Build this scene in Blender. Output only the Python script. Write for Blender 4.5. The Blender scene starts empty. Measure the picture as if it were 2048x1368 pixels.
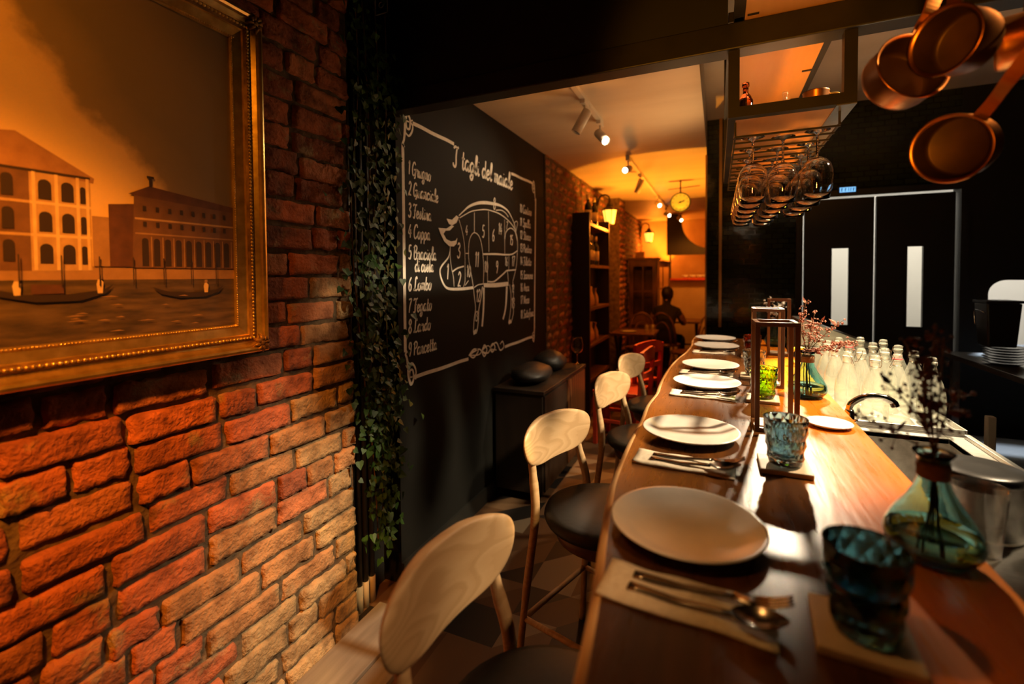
import bpy, bmesh, math, random
from mathutils import Vector, Matrix, noise
SC = bpy.context.scene
COL = SC.collection
PI = math.pi
rnd = random.Random(7)

# ------------------------------------------------------------------ camera, world, exposure
cam_data = bpy.data.cameras.new('camera')
cam = bpy.data.objects.new('camera', cam_data)
COL.objects.link(cam)
yaw, pitch, roll, FPX = 0.413770, 0.028523, -0.0074862, 934.61
Fv = Vector((-math.sin(yaw)*math.cos(pitch), math.cos(yaw)*math.cos(pitch), -math.sin(pitch)))
Rv = Vector((math.cos(yaw), math.sin(yaw), 0))
Uv = Rv.cross(Fv)
Rv, Uv = math.cos(roll)*Rv + math.sin(roll)*Uv, -math.sin(roll)*Rv + math.cos(roll)*Uv
mw = Matrix((Rv, Uv, -Fv)).transposed().to_4x4()
mw.translation = Vector((0, 0, 1.45))
cam.matrix_world = mw
cam_data.sensor_width = 36
cam_data.lens = FPX/2048*36
cam_data.shift_y = -104/2048
cam_data.clip_start = 0.02
cam_data.dof.use_dof = True
cam_data.dof.focus_distance = 1.65
cam_data.dof.aperture_fstop = 1.6
SC.camera = cam

world = bpy.data.worlds.new('world')
SC.world = world
world.use_nodes = True
world.node_tree.nodes['Background'].inputs[0].default_value = (1.0, 0.55, 0.25, 1)
world.node_tree.nodes['Background'].inputs[1].default_value = 0.0035
SC.view_settings.view_transform = 'Standard'
SC.view_settings.look = 'None'
SC.view_settings.gamma = 1
SC.view_settings.exposure = 0.0
SC.cycles.use_denoising = True
SC.cycles.sample_clamp_indirect = 4
SC.cycles.blur_glossy = 1.0
SC.cycles.max_bounces = 14
SC.cycles.transparent_max_bounces = 40
SC.cycles.transmission_bounces = 14

def light(name, kind, loc, energy, color, target=None, **kw):
    d = bpy.data.lights.new(name, kind)
    d.energy = energy
    d.color = color
    for k, v in kw.items(): setattr(d, k, v)
    o = bpy.data.objects.new(name, d)
    COL.objects.link(o)
    o.location = loc
    if target is not None:
        o.rotation_euler = (Vector(target)-Vector(loc)).to_track_quat('-Z', 'Y').to_euler()
    return o
R = math.radians
WARM = (1.0, 0.80, 0.56)
ORANGE = (1.0, 0.23, 0.015)
# white ceiling spots over the kitchen side of the bar, the far one added
light('spot_light_bar_end', 'SPOT', (0.40, 3.58, 2.27), 560, (1.0,0.78,0.52), (0.0, 1.15, 1.0), spot_size=R(32), spot_blend=0.5, shadow_soft_size=0.05)
light('spot_light_bar_side', 'SPOT', (1.25, 2.008, 2.53), 520, (1.0,0.76,0.48), (-0.20, 1.92, 0.93), spot_size=R(58), spot_blend=0.30, shadow_soft_size=0.06)
light('fill_spot_bar_far', 'SPOT', (0.85, 3.35, 2.55), 150, (1.0,0.77,0.50), (-0.18, 3.20, 0.95), spot_size=R(44), spot_blend=0.5, shadow_soft_size=0.05)  # added spot for the far plates, beyond the side spot's cone
light('spot_light_bottles', 'SPOT', (0.80, 3.3, 2.72), 1500, (1.0, 0.82, 0.53), (0.60, 2.48, 0.95), spot_size=R(32), spot_blend=0.5, shadow_soft_size=0.03)
light('spot_light_wall_foot', 'SPOT', (1.25, 1.2, 2.7), 430, (1.0, 0.58, 0.20), (-1.35, 1.27, 0.02), spot_size=R(13), spot_blend=0.35, shadow_soft_size=0.02)
# orange lamps of the front room, behind and left of the camera, then extra spots
light('spot_light_painting', 'SPOT', (-0.42, -0.35, 2.75), 95, (1.0, 0.29, 0.012), (-1.36, 0.10, 1.80), spot_size=R(70), spot_blend=0.9, shadow_soft_size=0.05)
light('spot_light_brick', 'SPOT', (-0.25, -0.35, 2.45), 240, (1.0, 0.29, 0.025), (-1.36, 0.48, 0.98), spot_size=R(43), spot_blend=0.5, shadow_soft_size=0.06)
light('fill_spot_uplight', 'SPOT', (-0.10, -0.45, 1.30), 150, (1.0, 0.34, 0.02), (0.17, 1.75, 2.12), spot_size=R(30), spot_blend=0.5, shadow_soft_size=0.06)  # unseen uplight added to brighten the undersides of the shelf boards
light('fill_spot_near_chair', 'SPOT', (0.95, 0.25, 2.55), 62, (1.0, 0.56, 0.26), (-0.50, 0.80, 0.86), spot_size=R(17), spot_blend=0.6, shadow_soft_size=0.03)  # added spot, brightens the front of the nearest chair back
light('kitchen_daylight', 'SPOT', (2.3, 5.3, 2.2), 260, (0.62, 0.78, 1.0), (1.9, 3.7, 0.9), spot_size=R(50), spot_blend=0.4, shadow_soft_size=0.1)
light('fill_spot_near_setting', 'SPOT', (-0.75, 0.35, 2.6), 22, (1.0, 0.50, 0.14), (0.02, 0.66, 1.0), spot_size=R(24), spot_blend=0.7, shadow_soft_size=0.05)  # added warm spot over the nearest napkin and cutlery

# ------------------------------------------------------------------ materials
def mat(name, color=(0.5,0.5,0.5), rough=0.5, metal=0.0, emis=None, estr=0.0, **kw):
    m = bpy.data.materials.new(name); m.use_nodes = True
    b = m.node_tree.nodes['Principled BSDF']
    b.inputs['Base Color'].default_value = (*color, 1)
    b.inputs['Roughness'].default_value = rough
    b.inputs['Metallic'].default_value = metal
    if emis:
        b.inputs['Emission Color'].default_value = (*emis, 1)
        b.inputs['Emission Strength'].default_value = estr
    for k, v in kw.items():
        b.inputs[k].default_value = v
    return m
def nd(m, t, **kw):
    n = m.node_tree.nodes.new(t)
    for k, v in kw.items():
        if k in n.inputs: n.inputs[k].default_value = v
        else: setattr(n, k, v)
    return n
def lk(m, a, b): m.node_tree.links.new(a, b)
def bsdf(m): return m.node_tree.nodes['Principled BSDF']
def coords(m, scale=(1,1,1), rot=(0,0,0), kind='Object'):
    tc = nd(m, 'ShaderNodeTexCoord'); mp = nd(m, 'ShaderNodeMapping')
    mp.inputs['Scale'].default_value = scale; mp.inputs['Rotation'].default_value = rot
    lk(m, tc.outputs[kind], mp.inputs['Vector']); return mp.outputs['Vector']
def ramp(m, fac, stops):
    r = nd(m, 'ShaderNodeValToRGB')
    e = r.color_ramp.elements
    while len(e) < len(stops): e.new(0.5)
    for i, (p, c) in enumerate(stops):
        e[i].position = p; e[i].color = (*c, 1)
    lk(m, fac, r.inputs['Fac']); return r.outputs['Color']
def bump(m, height, strength=0.3, dist=0.01):
    b = nd(m, 'ShaderNodeBump'); b.inputs['Strength'].default_value = strength; b.inputs['Distance'].default_value = dist
    lk(m, height, b.inputs['Height']); lk(m, b.outputs['Normal'], bsdf(m).inputs['Normal'])
def noise_mat(name, c1, c2, scale=8, rough=0.6, metal=0.0, bumps=0.0, detail=6, stretch=(1,1,1), dist=0.01, **kw):
    m = mat(name, c1, rough, metal, **kw)
    n = nd(m, 'ShaderNodeTexNoise'); n.inputs['Scale'].default_value = scale; n.inputs['Detail'].default_value = detail
    lk(m, coords(m, stretch), n.inputs['Vector'])
    lk(m, ramp(m, n.outputs['Fac'], [(0.3, c1), (0.7, c2)]), bsdf(m).inputs['Base Color'])
    if bumps: bump(m, n.outputs['Fac'], bumps, dist)
    return m
def wood_mat(name, c1, c2, c3, scale=6, rough=0.45, stretch=(1,0.12,1), distort=6, fine=60, coat=0.0, kind='RINGS'):
    m = mat(name, c1, rough)
    v = coords(m, stretch)
    n = nd(m, 'ShaderNodeTexNoise'); n.inputs['Scale'].default_value = 2.2; n.inputs['Detail'].default_value = 3
    lk(m, v, n.inputs['Vector'])
    w = nd(m, 'ShaderNodeTexWave'); w.wave_type = kind
    w.inputs['Scale'].default_value = scale; w.inputs['Distortion'].default_value = distort
    w.inputs['Detail'].default_value = 2.5; w.inputs['Detail Scale'].default_value = 0.8
    lk(m, v, w.inputs['Vector'])
    f = nd(m, 'ShaderNodeTexNoise'); f.inputs['Scale'].default_value = fine; f.inputs['Detail'].default_value = 4
    lk(m, v, f.inputs['Vector'])
    a = nd(m, 'ShaderNodeMath', operation='MULTIPLY_ADD'); a.inputs[1].default_value = 0.35
    lk(m, f.outputs['Fac'], a.inputs[0]); lk(m, w.outputs['Fac'], a.inputs[2])
    b2 = nd(m, 'ShaderNodeMath', operation='MULTIPLY'); b2.inputs[1].default_value = 0.74
    lk(m, a.outputs[0], b2.inputs[0])
    lk(m, ramp(m, b2.outputs[0], [(0.1, c1), (0.5, c2), (0.95, c3)]), bsdf(m).inputs['Base Color'])
    bump(m, f.outputs['Fac'], 0.06, 0.004)
    if coat: bsdf(m).inputs['Coat Weight'].default_value = coat; bsdf(m).inputs['Coat Roughness'].default_value = 0.2
    return m
def glass_mat(name, color, rough=0.0, ior=1.48):
    return mat(name, color, rough, 0.0, **{'Transmission Weight': 1.0, 'IOR': ior})
def thin_glass(name, tint=(0.97,0.97,0.95), refl=1.0, brighten=0.0, brighten_col=(0.9,0.9,0.85)):
    # clear thin-walled glass: see-through with a fresnel sheen and a little white scatter added to brighten it
    m = bpy.data.materials.new(name); m.use_nodes = True
    t = m.node_tree; t.nodes.clear()
    out = t.nodes.new('ShaderNodeOutputMaterial')
    tr = t.nodes.new('ShaderNodeBsdfTransparent'); tr.inputs[0].default_value = (*tint, 1)
    gl = t.nodes.new('ShaderNodeBsdfGlossy'); gl.inputs['Roughness'].default_value = 0.04
    lw = t.nodes.new('ShaderNodeLayerWeight'); lw.inputs['Blend'].default_value = 0.28
    mu = t.nodes.new('ShaderNodeMath'); mu.operation = 'MULTIPLY_ADD'; mu.inputs[1].default_value = refl*0.8; mu.inputs[2].default_value = 0.03
    t.links.new(lw.outputs['Facing'], mu.inputs[0])
    mx = t.nodes.new('ShaderNodeMixShader')
    t.links.new(mu.outputs[0], mx.inputs[0]); t.links.new(tr.outputs[0], mx.inputs[1]); t.links.new(gl.outputs[0], mx.inputs[2])
    last = mx
    if brighten:
        tl = t.nodes.new('ShaderNodeBsdfTranslucent'); tl.inputs[0].default_value = (*brighten_col, 1)
        df = t.nodes.new('ShaderNodeBsdfDiffuse'); df.inputs[0].default_value = (*brighten_col, 1)
        ad = t.nodes.new('ShaderNodeMixShader'); ad.inputs[0].default_value = 0.5
        t.links.new(tl.outputs[0], ad.inputs[1]); t.links.new(df.outputs[0], ad.inputs[2])
        m2 = t.nodes.new('ShaderNodeMixShader'); m2.inputs[0].default_value = brighten
        t.links.new(mx.outputs[0], m2.inputs[1]); t.links.new(ad.outputs[0], m2.inputs[2]); last = m2
    t.links.new(last.outputs[0], out.inputs['Surface'])
    return m

def brick_material(name):
    m = mat(name, (0.4,0.12,0.05), 0.85)
    at = nd(m, 'ShaderNodeAttribute'); at.attribute_name = 'Col'
    v = coords(m)
    n1 = nd(m, 'ShaderNodeTexNoise'); n1.inputs['Scale'].default_value = 16; n1.inputs['Detail'].default_value = 8
    n2 = nd(m, 'ShaderNodeTexNoise'); n2.inputs['Scale'].default_value = 90; n2.inputs['Detail'].default_value = 5
    lk(m, v, n1.inputs['Vector']); lk(m, v, n2.inputs['Vector'])
    g = ramp(m, n1.outputs['Fac'], [(0.28, (0.35,0.30,0.26)), (0.55, (1,1,1)), (0.8, (1.35,1.25,1.1))])
    mx = nd(m, 'ShaderNodeMix', data_type='RGBA', blend_type='MULTIPLY'); mx.inputs[0].default_value = 1.0
    n3 = nd(m, 'ShaderNodeTexNoise'); n3.inputs['Scale'].default_value = 7.5; n3.inputs['Detail'].default_value = 9; n3.inputs['Roughness'].default_value = 0.7; lk(m, v, n3.inputs['Vector'])
    mr = nd(m, 'ShaderNodeMapRange'); mr.inputs['From Min'].default_value = 0.56; mr.inputs['From Max'].default_value = 0.66; lk(m, n3.outputs['Fac'], mr.inputs['Value'])
    sm = nd(m, 'ShaderNodeMix', data_type='RGBA'); sm.inputs[7].default_value = (0.36,0.24,0.12,1)
    lk(m, mr.outputs[0], sm.inputs[0]); lk(m, at.outputs['Color'], sm.inputs[6])
    lk(m, sm.outputs[2], mx.inputs[6]); lk(m, g, mx.inputs[7])
    lk(m, mx.outputs[2], bsdf(m).inputs['Base Color'])
    ad = nd(m, 'ShaderNodeMath', operation='ADD')
    lk(m, n1.outputs['Fac'], ad.inputs[0]); lk(m, n2.outputs['Fac'], ad.inputs[1])
    bump(m, ad.outputs[0], 0.75, 0.012)
    return m

def slab_mat():
    # long walnut slab: dark wood, with lamplight painted in as orange towards the sink side
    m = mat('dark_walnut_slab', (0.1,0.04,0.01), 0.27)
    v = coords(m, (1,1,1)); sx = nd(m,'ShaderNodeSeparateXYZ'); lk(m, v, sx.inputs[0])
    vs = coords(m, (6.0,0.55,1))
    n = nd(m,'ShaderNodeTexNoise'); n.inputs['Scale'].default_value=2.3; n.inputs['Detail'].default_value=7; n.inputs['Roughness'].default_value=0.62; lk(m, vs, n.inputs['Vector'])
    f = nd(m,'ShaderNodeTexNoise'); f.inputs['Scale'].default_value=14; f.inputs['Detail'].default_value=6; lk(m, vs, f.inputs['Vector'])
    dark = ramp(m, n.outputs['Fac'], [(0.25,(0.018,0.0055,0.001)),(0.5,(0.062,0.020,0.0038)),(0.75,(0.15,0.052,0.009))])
    lamplit = ramp(m, n.outputs['Fac'], [(0.25,(0.36,0.075,0.002)),(0.5,(0.50,0.12,0.004)),(0.75,(0.62,0.18,0.009))])
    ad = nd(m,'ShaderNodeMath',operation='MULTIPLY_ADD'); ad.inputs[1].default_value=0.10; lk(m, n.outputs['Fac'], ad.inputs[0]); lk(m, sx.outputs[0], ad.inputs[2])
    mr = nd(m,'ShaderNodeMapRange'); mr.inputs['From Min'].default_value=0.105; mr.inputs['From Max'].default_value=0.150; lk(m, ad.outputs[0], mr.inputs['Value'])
    mx = nd(m,'ShaderNodeMix',data_type='RGBA'); lk(m, mr.outputs[0], mx.inputs[0]); lk(m, dark, mx.inputs[6]); lk(m, lamplit, mx.inputs[7])
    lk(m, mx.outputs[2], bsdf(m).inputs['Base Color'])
    rr = nd(m,'ShaderNodeMapRange'); rr.inputs['To Min'].default_value=0.20; rr.inputs['To Max'].default_value=0.38; lk(m, f.outputs['Fac'], rr.inputs['Value']); lk(m, rr.outputs[0], bsdf(m).inputs['Roughness'])
    bump(m, f.outputs['Fac'], 0.10, 0.004)
    bsdf(m).inputs['Specular IOR Level'].default_value=0.25
    return m
def ash_mat():
    m = mat('pale_ash', (0.6,0.4,0.22), 0.45)
    v = coords(m, (3.0,0.9,3.2))
    n = nd(m,'ShaderNodeTexNoise'); n.inputs['Scale'].default_value=2.4; n.inputs['Detail'].default_value=1.5; lk(m, v, n.inputs['Vector'])
    mu = nd(m,'ShaderNodeMath',operation='MULTIPLY'); mu.inputs[1].default_value=15; lk(m, n.outputs['Fac'], mu.inputs[0])
    fr = nd(m,'ShaderNodeMath',operation='FRACT'); lk(m, mu.outputs[0], fr.inputs[0])
    f = nd(m,'ShaderNodeTexNoise'); f.inputs['Scale'].default_value=30; f.inputs['Detail'].default_value=5; lk(m, coords(m,(3,0.5,3)), f.inputs['Vector'])
    ad = nd(m,'ShaderNodeMath',operation='MULTIPLY_ADD'); ad.inputs[1].default_value=0.45; lk(m, f.outputs['Fac'], ad.inputs[0]); lk(m, fr.outputs[0], ad.inputs[2])
    lk(m, ramp(m, ad.outputs[0], [(0.05,(0.46,0.28,0.125)),(0.28,(0.60,0.39,0.20)),(0.8,(0.66,0.45,0.24)),(1.2,(0.56,0.36,0.18))]), bsdf(m).inputs['Base Color'])
    return m
MT = {}
MT['brick'] = brick_material('old_brick')
MT['mortar'] = noise_mat('mortar', (0.055,0.034,0.018), (0.17,0.115,0.06), 22, 0.95, bumps=0.9, dist=0.02)
MT['chalkboard'] = noise_mat('chalkboard_paint', (0.0040,0.0040,0.0028), (0.0064,0.0064,0.0045), 5, 0.8, **{'Specular IOR Level':0.25})
MT['chalk'] = noise_mat('chalk_paint', (0.74,0.67,0.56), (0.88,0.82,0.70), 40, 0.9)
MT['black_paint'] = mat('black_paint', (0.010,0.010,0.008), 0.55)
MT['steel_black'] = noise_mat('blackened_steel', (0.007,0.006,0.003), (0.014,0.012,0.006), 12, 0.5, 0.1)
MT['ceiling_cream'] = noise_mat('cream_ceiling', (0.52,0.42,0.30), (0.60,0.50,0.37), 1.6, 0.55, bumps=0.05, stretch=(0.6,3,1), dist=0.05)
MT['ceiling_grey'] = noise_mat('grey_ceiling', (0.42,0.36,0.29), (0.52,0.46,0.38), 3, 0.8)
MT['gold'] = noise_mat('gilt', (0.62,0.42,0.12), (0.95,0.70,0.26), 30, 0.30, 0.9, bumps=0.15, dist=0.004)
MT['gold_dark'] = noise_mat('worn_gilt', (0.10,0.05,0.015), (0.30,0.17,0.05), 35, 0.5, 0.6, bumps=0.3, dist=0.004)
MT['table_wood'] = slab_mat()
MT['live_edge'] = wood_mat('pale_sapwood', (0.30,0.14,0.045), (0.50,0.27,0.10), (0.62,0.38,0.17), 9, 0.45, (1,0.4,1), 3)
MT['ash'] = ash_mat()
MT['brown_wood'] = wood_mat('brown_wood', (0.05,0.018,0.006), (0.12,0.045,0.014), (0.19,0.08,0.025), 6, 0.45, (1,1,0.15), 4)
MT['lantern_wood'] = wood_mat('lantern_wood', (0.075,0.028,0.008), (0.13,0.052,0.014), (0.19,0.08,0.024), 10, 0.4, (1,1,0.1), 3)
MT['shelf_board'] = wood_mat('oiled_board', (0.36,0.16,0.04), (0.48,0.24,0.07), (0.58,0.32,0.10), 4, 0.5, (1,0.12,1), 3)
MT['dark_wood'] = noise_mat('dark_stained_wood', (0.010,0.006,0.003), (0.022,0.012,0.006), 10, 0.5, stretch=(1,1,0.15))
MT['coaster'] = noise_mat('beech_coaster', (0.42,0.30,0.18), (0.52,0.39,0.25), 25, 0.6)
MT['seat_black'] = noise_mat('black_leather', (0.007,0.006,0.005), (0.013,0.011,0.009), 60, 0.5, bumps=0.15, dist=0.003)
MT['plate'] = noise_mat('stoneware', (0.60,0.56,0.50), (0.68,0.64,0.58), 18, 0.30)
MT['plate_white'] = mat('white_porcelain', (0.78,0.77,0.76), 0.2)
MT['napkin'] = noise_mat('linen', (0.62,0.52,0.38), (0.74,0.65,0.50), 120, 0.85, bumps=0.3, dist=0.002)
MT['steel'] = noise_mat('brushed_steel', (0.42,0.40,0.37), (0.58,0.56,0.52), 40, 0.30, 0.95, stretch=(1,8,1))
MT['chrome'] = mat('chrome', (0.72,0.70,0.67), 0.10, 1.0)
MT['cutlery'] = mat('dark_cutlery_steel', (0.26,0.21,0.17), 0.22, 1.0)
MT['copper'] = noise_mat('copper', (0.24,0.085,0.022), (0.46,0.18,0.05), 14, 0.34, 1.0)
MT['copper_in'] = noise_mat('tinned_copper', (0.035,0.014,0.006), (0.07,0.03,0.013), 14, 0.5, 0.6)
MT['wine_glass'] = glass_mat('wine_glass', (1.0,0.98,0.95), 0.0, 1.46)
MT['bottle_glass'] = thin_glass('bottle_glass', (0.95,0.96,0.91), 1.0, 0.10, (0.95,0.93,0.82))
MT['clear_glass'] = thin_glass('clear_glass', (0.96,0.95,0.92), 0.7, 0.003)
MT['tumbler_blue'] = glass_mat('blue_glass', (0.05,0.19,0.25))
MT['tumbler_smoke'] = glass_mat('smoky_blue_glass', (0.30,0.47,0.54))
MT['tumbler_green'] = glass_mat('green_glass', (0.52,0.85,0.05))
MT['tumbler_grey'] = glass_mat('grey_glass', (0.42,0.46,0.46))
MT['tumbler_amber'] = glass_mat('amber_glass', (0.55,0.16,0.07))
MT['vase_glass'] = glass_mat('teal_glass', (0.50,0.88,0.92))
MT['vase_water'] = glass_mat('water', (0.86,0.95,0.90), 0.0, 1.33)
MT['vase_base'] = glass_mat('deep_blue_glass', (0.05,0.22,0.42))
MT['twine'] = noise_mat('jute_twine', (0.20,0.09,0.03), (0.34,0.17,0.06), 90, 0.9, bumps=0.6, stretch=(1,1,6), dist=0.003)
MT['stem'] = noise_mat('dry_stem', (0.10,0.055,0.02), (0.20,0.11,0.045), 60, 0.9)
MT['blossom'] = noise_mat('dried_blossom', (0.34,0.11,0.07), (0.55,0.26,0.17), 60, 0.9)
MT['blossom_dark'] = noise_mat('dark_dried_blossom', (0.10,0.04,0.025), (0.20,0.08,0.045), 60, 0.9)
MT['blossom_white'] = noise_mat('white_dried_blossom', (0.66,0.60,0.50), (0.80,0.75,0.66), 60, 0.9)
MT['leaf'] = noise_mat('ivy_leaf', (0.012,0.045,0.008), (0.04,0.105,0.014), 30, 0.5)
MT['grey_pvc'] = mat('grey_conduit', (0.42,0.37,0.30), 0.5)
MT['black_pvc'] = mat('black_conduit', (0.03,0.028,0.025), 0.45)
MT['white_enamel'] = mat('white_enamel', (0.62,0.55,0.46), 0.5)
MT['red_paint'] = noise_mat('red_chair_paint', (0.55,0.045,0.012), (0.66,0.07,0.02), 15, 0.45)
MT['yellow'] = mat('yellow_glaze', (0.85,0.50,0.03), 0.35)
MT['red_rubber'] = mat('red_rubber', (0.75,0.02,0.03), 0.5)
MT['wire'] = mat('bail_wire', (0.30,0.24,0.18), 0.3, 1.0)
MT['black_plastic'] = mat('black_plastic', (0.012,0.011,0.010), 0.3)
MT['lamp_on'] = mat('lit_lamp', (1,0.8,0.5), 0.4, emis=(1.0,0.78,0.45), estr=14)
MT['lantern_pane'] = mat('lit_amber_pane', (1,0.6,0.2), 0.4, emis=(1.0,0.42,0.05), estr=3.0)
MT['bulb'] = mat('lit_bulb', (1,0.8,0.5), 0.4, emis=(1.0,0.70,0.22), estr=18)
MT['dial'] = mat('dial_added_glow', (0.6,0.35,0.03), 0.6, emis=(1.0,0.50,0.02), estr=0.75)  # glow added to the yellow of the dial face
MT['iron'] = noise_mat('black_iron', (0.012,0.009,0.007), (0.03,0.02,0.014), 30, 0.5, 0.4)
MT['white_wall'] = mat('white_wall', (0.80,0.78,0.74), 0.8)
MT['cream_wall'] = noise_mat('cream_plaster', (0.44,0.29,0.16), (0.52,0.36,0.21), 4, 0.8)
MT['sign_blue'] = mat('lit_blue_sign', (0.2,0.5,0.9), 0.4, emis=(0.18,0.50,0.90), estr=1.2)

# ------------------------------------------------------------------ mesh helpers
class M:
    def __init__(s): s.v=[]; s.f=[]; s.m=[]; s.s=[]; s.c=[]; s.col=None
    def add(s, vs, fs, mi=0, smooth=False):
        o = len(s.v); s.v += [tuple(p) for p in vs]
        for f in fs:
            s.f.append([i+o for i in f]); s.m.append(mi); s.s.append(smooth); s.c.append(s.col)
        return s
    def box(s, c, d, mi=0, rz=0.0, mx=None, taper=1.0):
        x,y,z = d[0]/2,d[1]/2,d[2]/2
        vs = []
        for sz in (-1,1):
            t = taper if sz>0 else 1.0
            for sx,sy in ((-1,-1),(1,-1),(1,1),(-1,1)):
                p = Vector((sx*x*t, sy*y*t, sz*z))
                if mx is not None: p = mx @ p
                elif rz: p = Matrix.Rotation(rz,3,'Z') @ p
                vs.append(p+Vector(c))
        return s.add(vs, [(3,2,1,0),(4,5,6,7),(0,1,5,4),(1,2,6,5),(2,3,7,6),(3,0,4,7)], mi)
    def bb(s, x0,x1,y0,y1,z0,z1, mi=0):
        return s.box(((x0+x1)/2,(y0+y1)/2,(z0+z1)/2),(x1-x0,y1-y0,z1-z0),mi)
    def tube(s, pts, r, n=8, mi=0, closed=False, smooth=True, flat=1.0):
        pts = [Vector(p) for p in pts]; N=len(pts)
        rs = r if isinstance(r,(list,tuple)) else [r]*N
        vs=[]; up=None
        for i,p in enumerate(pts):
            if closed: t = pts[(i+1)%N]-pts[i-1]
            else: t = pts[min(i+1,N-1)]-pts[max(i-1,0)]
            if t.length<1e-9: t=Vector((0,0,1))
            t.normalize()
            if up is None:
                a = Vector((0,0,1)) if abs(t.z)<0.9 else Vector((1,0,0))
                up = (a - t*a.dot(t)).normalized()
            else:
                up = up - t*up.dot(t)
                if up.length<1e-6: up=t.orthogonal()
                up.normalize()
            sd = t.cross(up)
            for k in range(n):
                a=2*PI*k/n
                vs.append(p+(sd*math.cos(a)+up*math.sin(a)*flat)*rs[i])
        fs=[]
        for i in range(N if closed else N-1):
            j=(i+1)%N
            for k in range(n):
                l=(k+1)%n
                fs.append((i*n+k,i*n+l,j*n+l,j*n+k))
        if not closed:
            fs.append(tuple(range(n-1,-1,-1))); fs.append(tuple((N-1)*n+k for k in range(n)))
        return s.add(vs,fs,mi,smooth)
    def lathe(s, prof, c=(0,0,0), n=32, mi=0, mx=None, smooth=True, mod=None):
        vs=[]; fs=[]; idx=[]
        for j,(r,z) in enumerate(prof):
            if r<1e-6:
                idx.append([len(vs)]*n); vs.append(Vector((0,0,z)))
            else:
                idx.append(list(range(len(vs),len(vs)+n)))
                for k in range(n):
                    a=2*PI*k/n; rr = r*(mod(a,j,z) if mod else 1)
                    vs.append(Vector((rr*math.cos(a),rr*math.sin(a),z)))
        for j in range(len(prof)-1):
            for k in range(n):
                l=(k+1)%n
                q=[idx[j][k],idx[j][l],idx[j+1][l],idx[j+1][k]]
                u=[]
                for i in q:
                    if i not in u: u.append(i)
                if len(u)>2: fs.append(tuple(u))
        vs=[(mx@p if mx is not None else p)+Vector(c) for p in vs]
        return s.add(vs,fs,mi,smooth)
    def prism(s, poly, fn, d, mi=0):
        # poly in 2D, fn(u,v,w) -> 3D, extruded w from 0 to d
        n=len(poly)
        vs=[fn(u,v,0) for u,v in poly]+[fn(u,v,d) for u,v in poly]
        fs=[tuple(range(n-1,-1,-1)),tuple(range(n,2*n))]+[(i,(i+1)%n,n+(i+1)%n,n+i) for i in range(n)]
        return s.add(vs,fs,mi)
    def sphere(s, c, r, n=10, mi=0, sq=(1,1,1)):
        prof=[(math.sin(PI*j/(n//2+1))*r, -math.cos(PI*j/(n//2+1))*r) for j in range(n//2+2)]
        prof[0]=(0,-r); prof[-1]=(0,r)
        return s.lathe(prof,c,n,mi,Matrix.Diagonal(sq))
    def build(s, name, mats, parent=None, bevel=0, sub=0, loc=None):
        me = bpy.data.meshes.new(name)
        me.from_pydata(s.v,[],s.f)
        if not isinstance(mats,(list,tuple)): mats=[mats]
        for m in mats: me.materials.append(MT[m] if isinstance(m,str) else m)
        me.polygons.foreach_set('material_index', s.m)
        me.polygons.foreach_set('use_smooth', s.s)
        if any(c is not None for c in s.c):
            ca = me.color_attributes.new('Col','FLOAT_COLOR','CORNER')
            i=0
            for f,c in zip(s.f,s.c):
                for _ in f:
                    ca.data[i].color=(*c,1) if c else (1,1,1,1); i+=1
        bm=bmesh.new(); bm.from_mesh(me)
        bmesh.ops.recalc_face_normals(bm, faces=bm.faces)
        bm.to_mesh(me); bm.free(); me.update()
        o = bpy.data.objects.new(name, me); COL.objects.link(o)
        if parent is not None: o.parent = parent
        if loc is not None: o.location = loc
        if bevel:
            b=o.modifiers.new('bevel','BEVEL'); b.width=bevel; b.segments=2; b.limit_method='ANGLE'; b.angle_limit=R(40)
        if sub:
            b=o.modifiers.new('subdivision','SUBSURF'); b.levels=sub; b.render_levels=sub
        return o

def tag(o, label=None, cat=None, group=None, kind=None):
    if label: o['label']=label
    if cat: o['category']=cat
    if group: o['group']=group
    if kind: o['kind']=kind
    return o
def empty(name, loc, label, cat, group=None, rz=0.0):
    o=bpy.data.objects.new(name,None); COL.objects.link(o)
    o.empty_display_size=0.05
    o.location=loc; o.rotation_euler=(0,0,rz)
    return tag(o,label,cat,group)
def dup(root, loc, rz=None, label=None, group=None, mats=None):
    r=root.copy(); COL.objects.link(r); r.location=loc
    if rz is not None: r.rotation_euler=(0,0,rz)
    if label: r['label']=label
    if group: r['group']=group
    def kids(a,b):
        for ch in list(a.children):
            c=ch.copy(); COL.objects.link(c); c.parent=b
            kids(ch,c)
    kids(root,r)
    return r
def struct(o, kind='structure'):
    o['kind']=kind; return o
def smooth_path(pts, per=6, closed=False):
    pts=[Vector(p) for p in pts]; n=len(pts); out=[]
    if n<3 and not closed: 
        return [pts[0].lerp(pts[-1],i/per) for i in range(per+1)]
    for i in range(n if closed else n-1):
        if closed: p0,p1,p2,p3=pts[i-1],pts[i],pts[(i+1)%n],pts[(i+2)%n]
        else: p0,p1,p2,p3=pts[max(i-1,0)],pts[i],pts[i+1],pts[min(i+2,n-1)]
        for k in range(per):
            t=k/per
            out.append(0.5*((2*p1)+(p2-p0)*t+(2*p0-5*p1+4*p2-p3)*t*t+(3*p1-p0-3*p2+p3)*t**3))
    if not closed: out.append(pts[-1])
    return out

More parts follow.
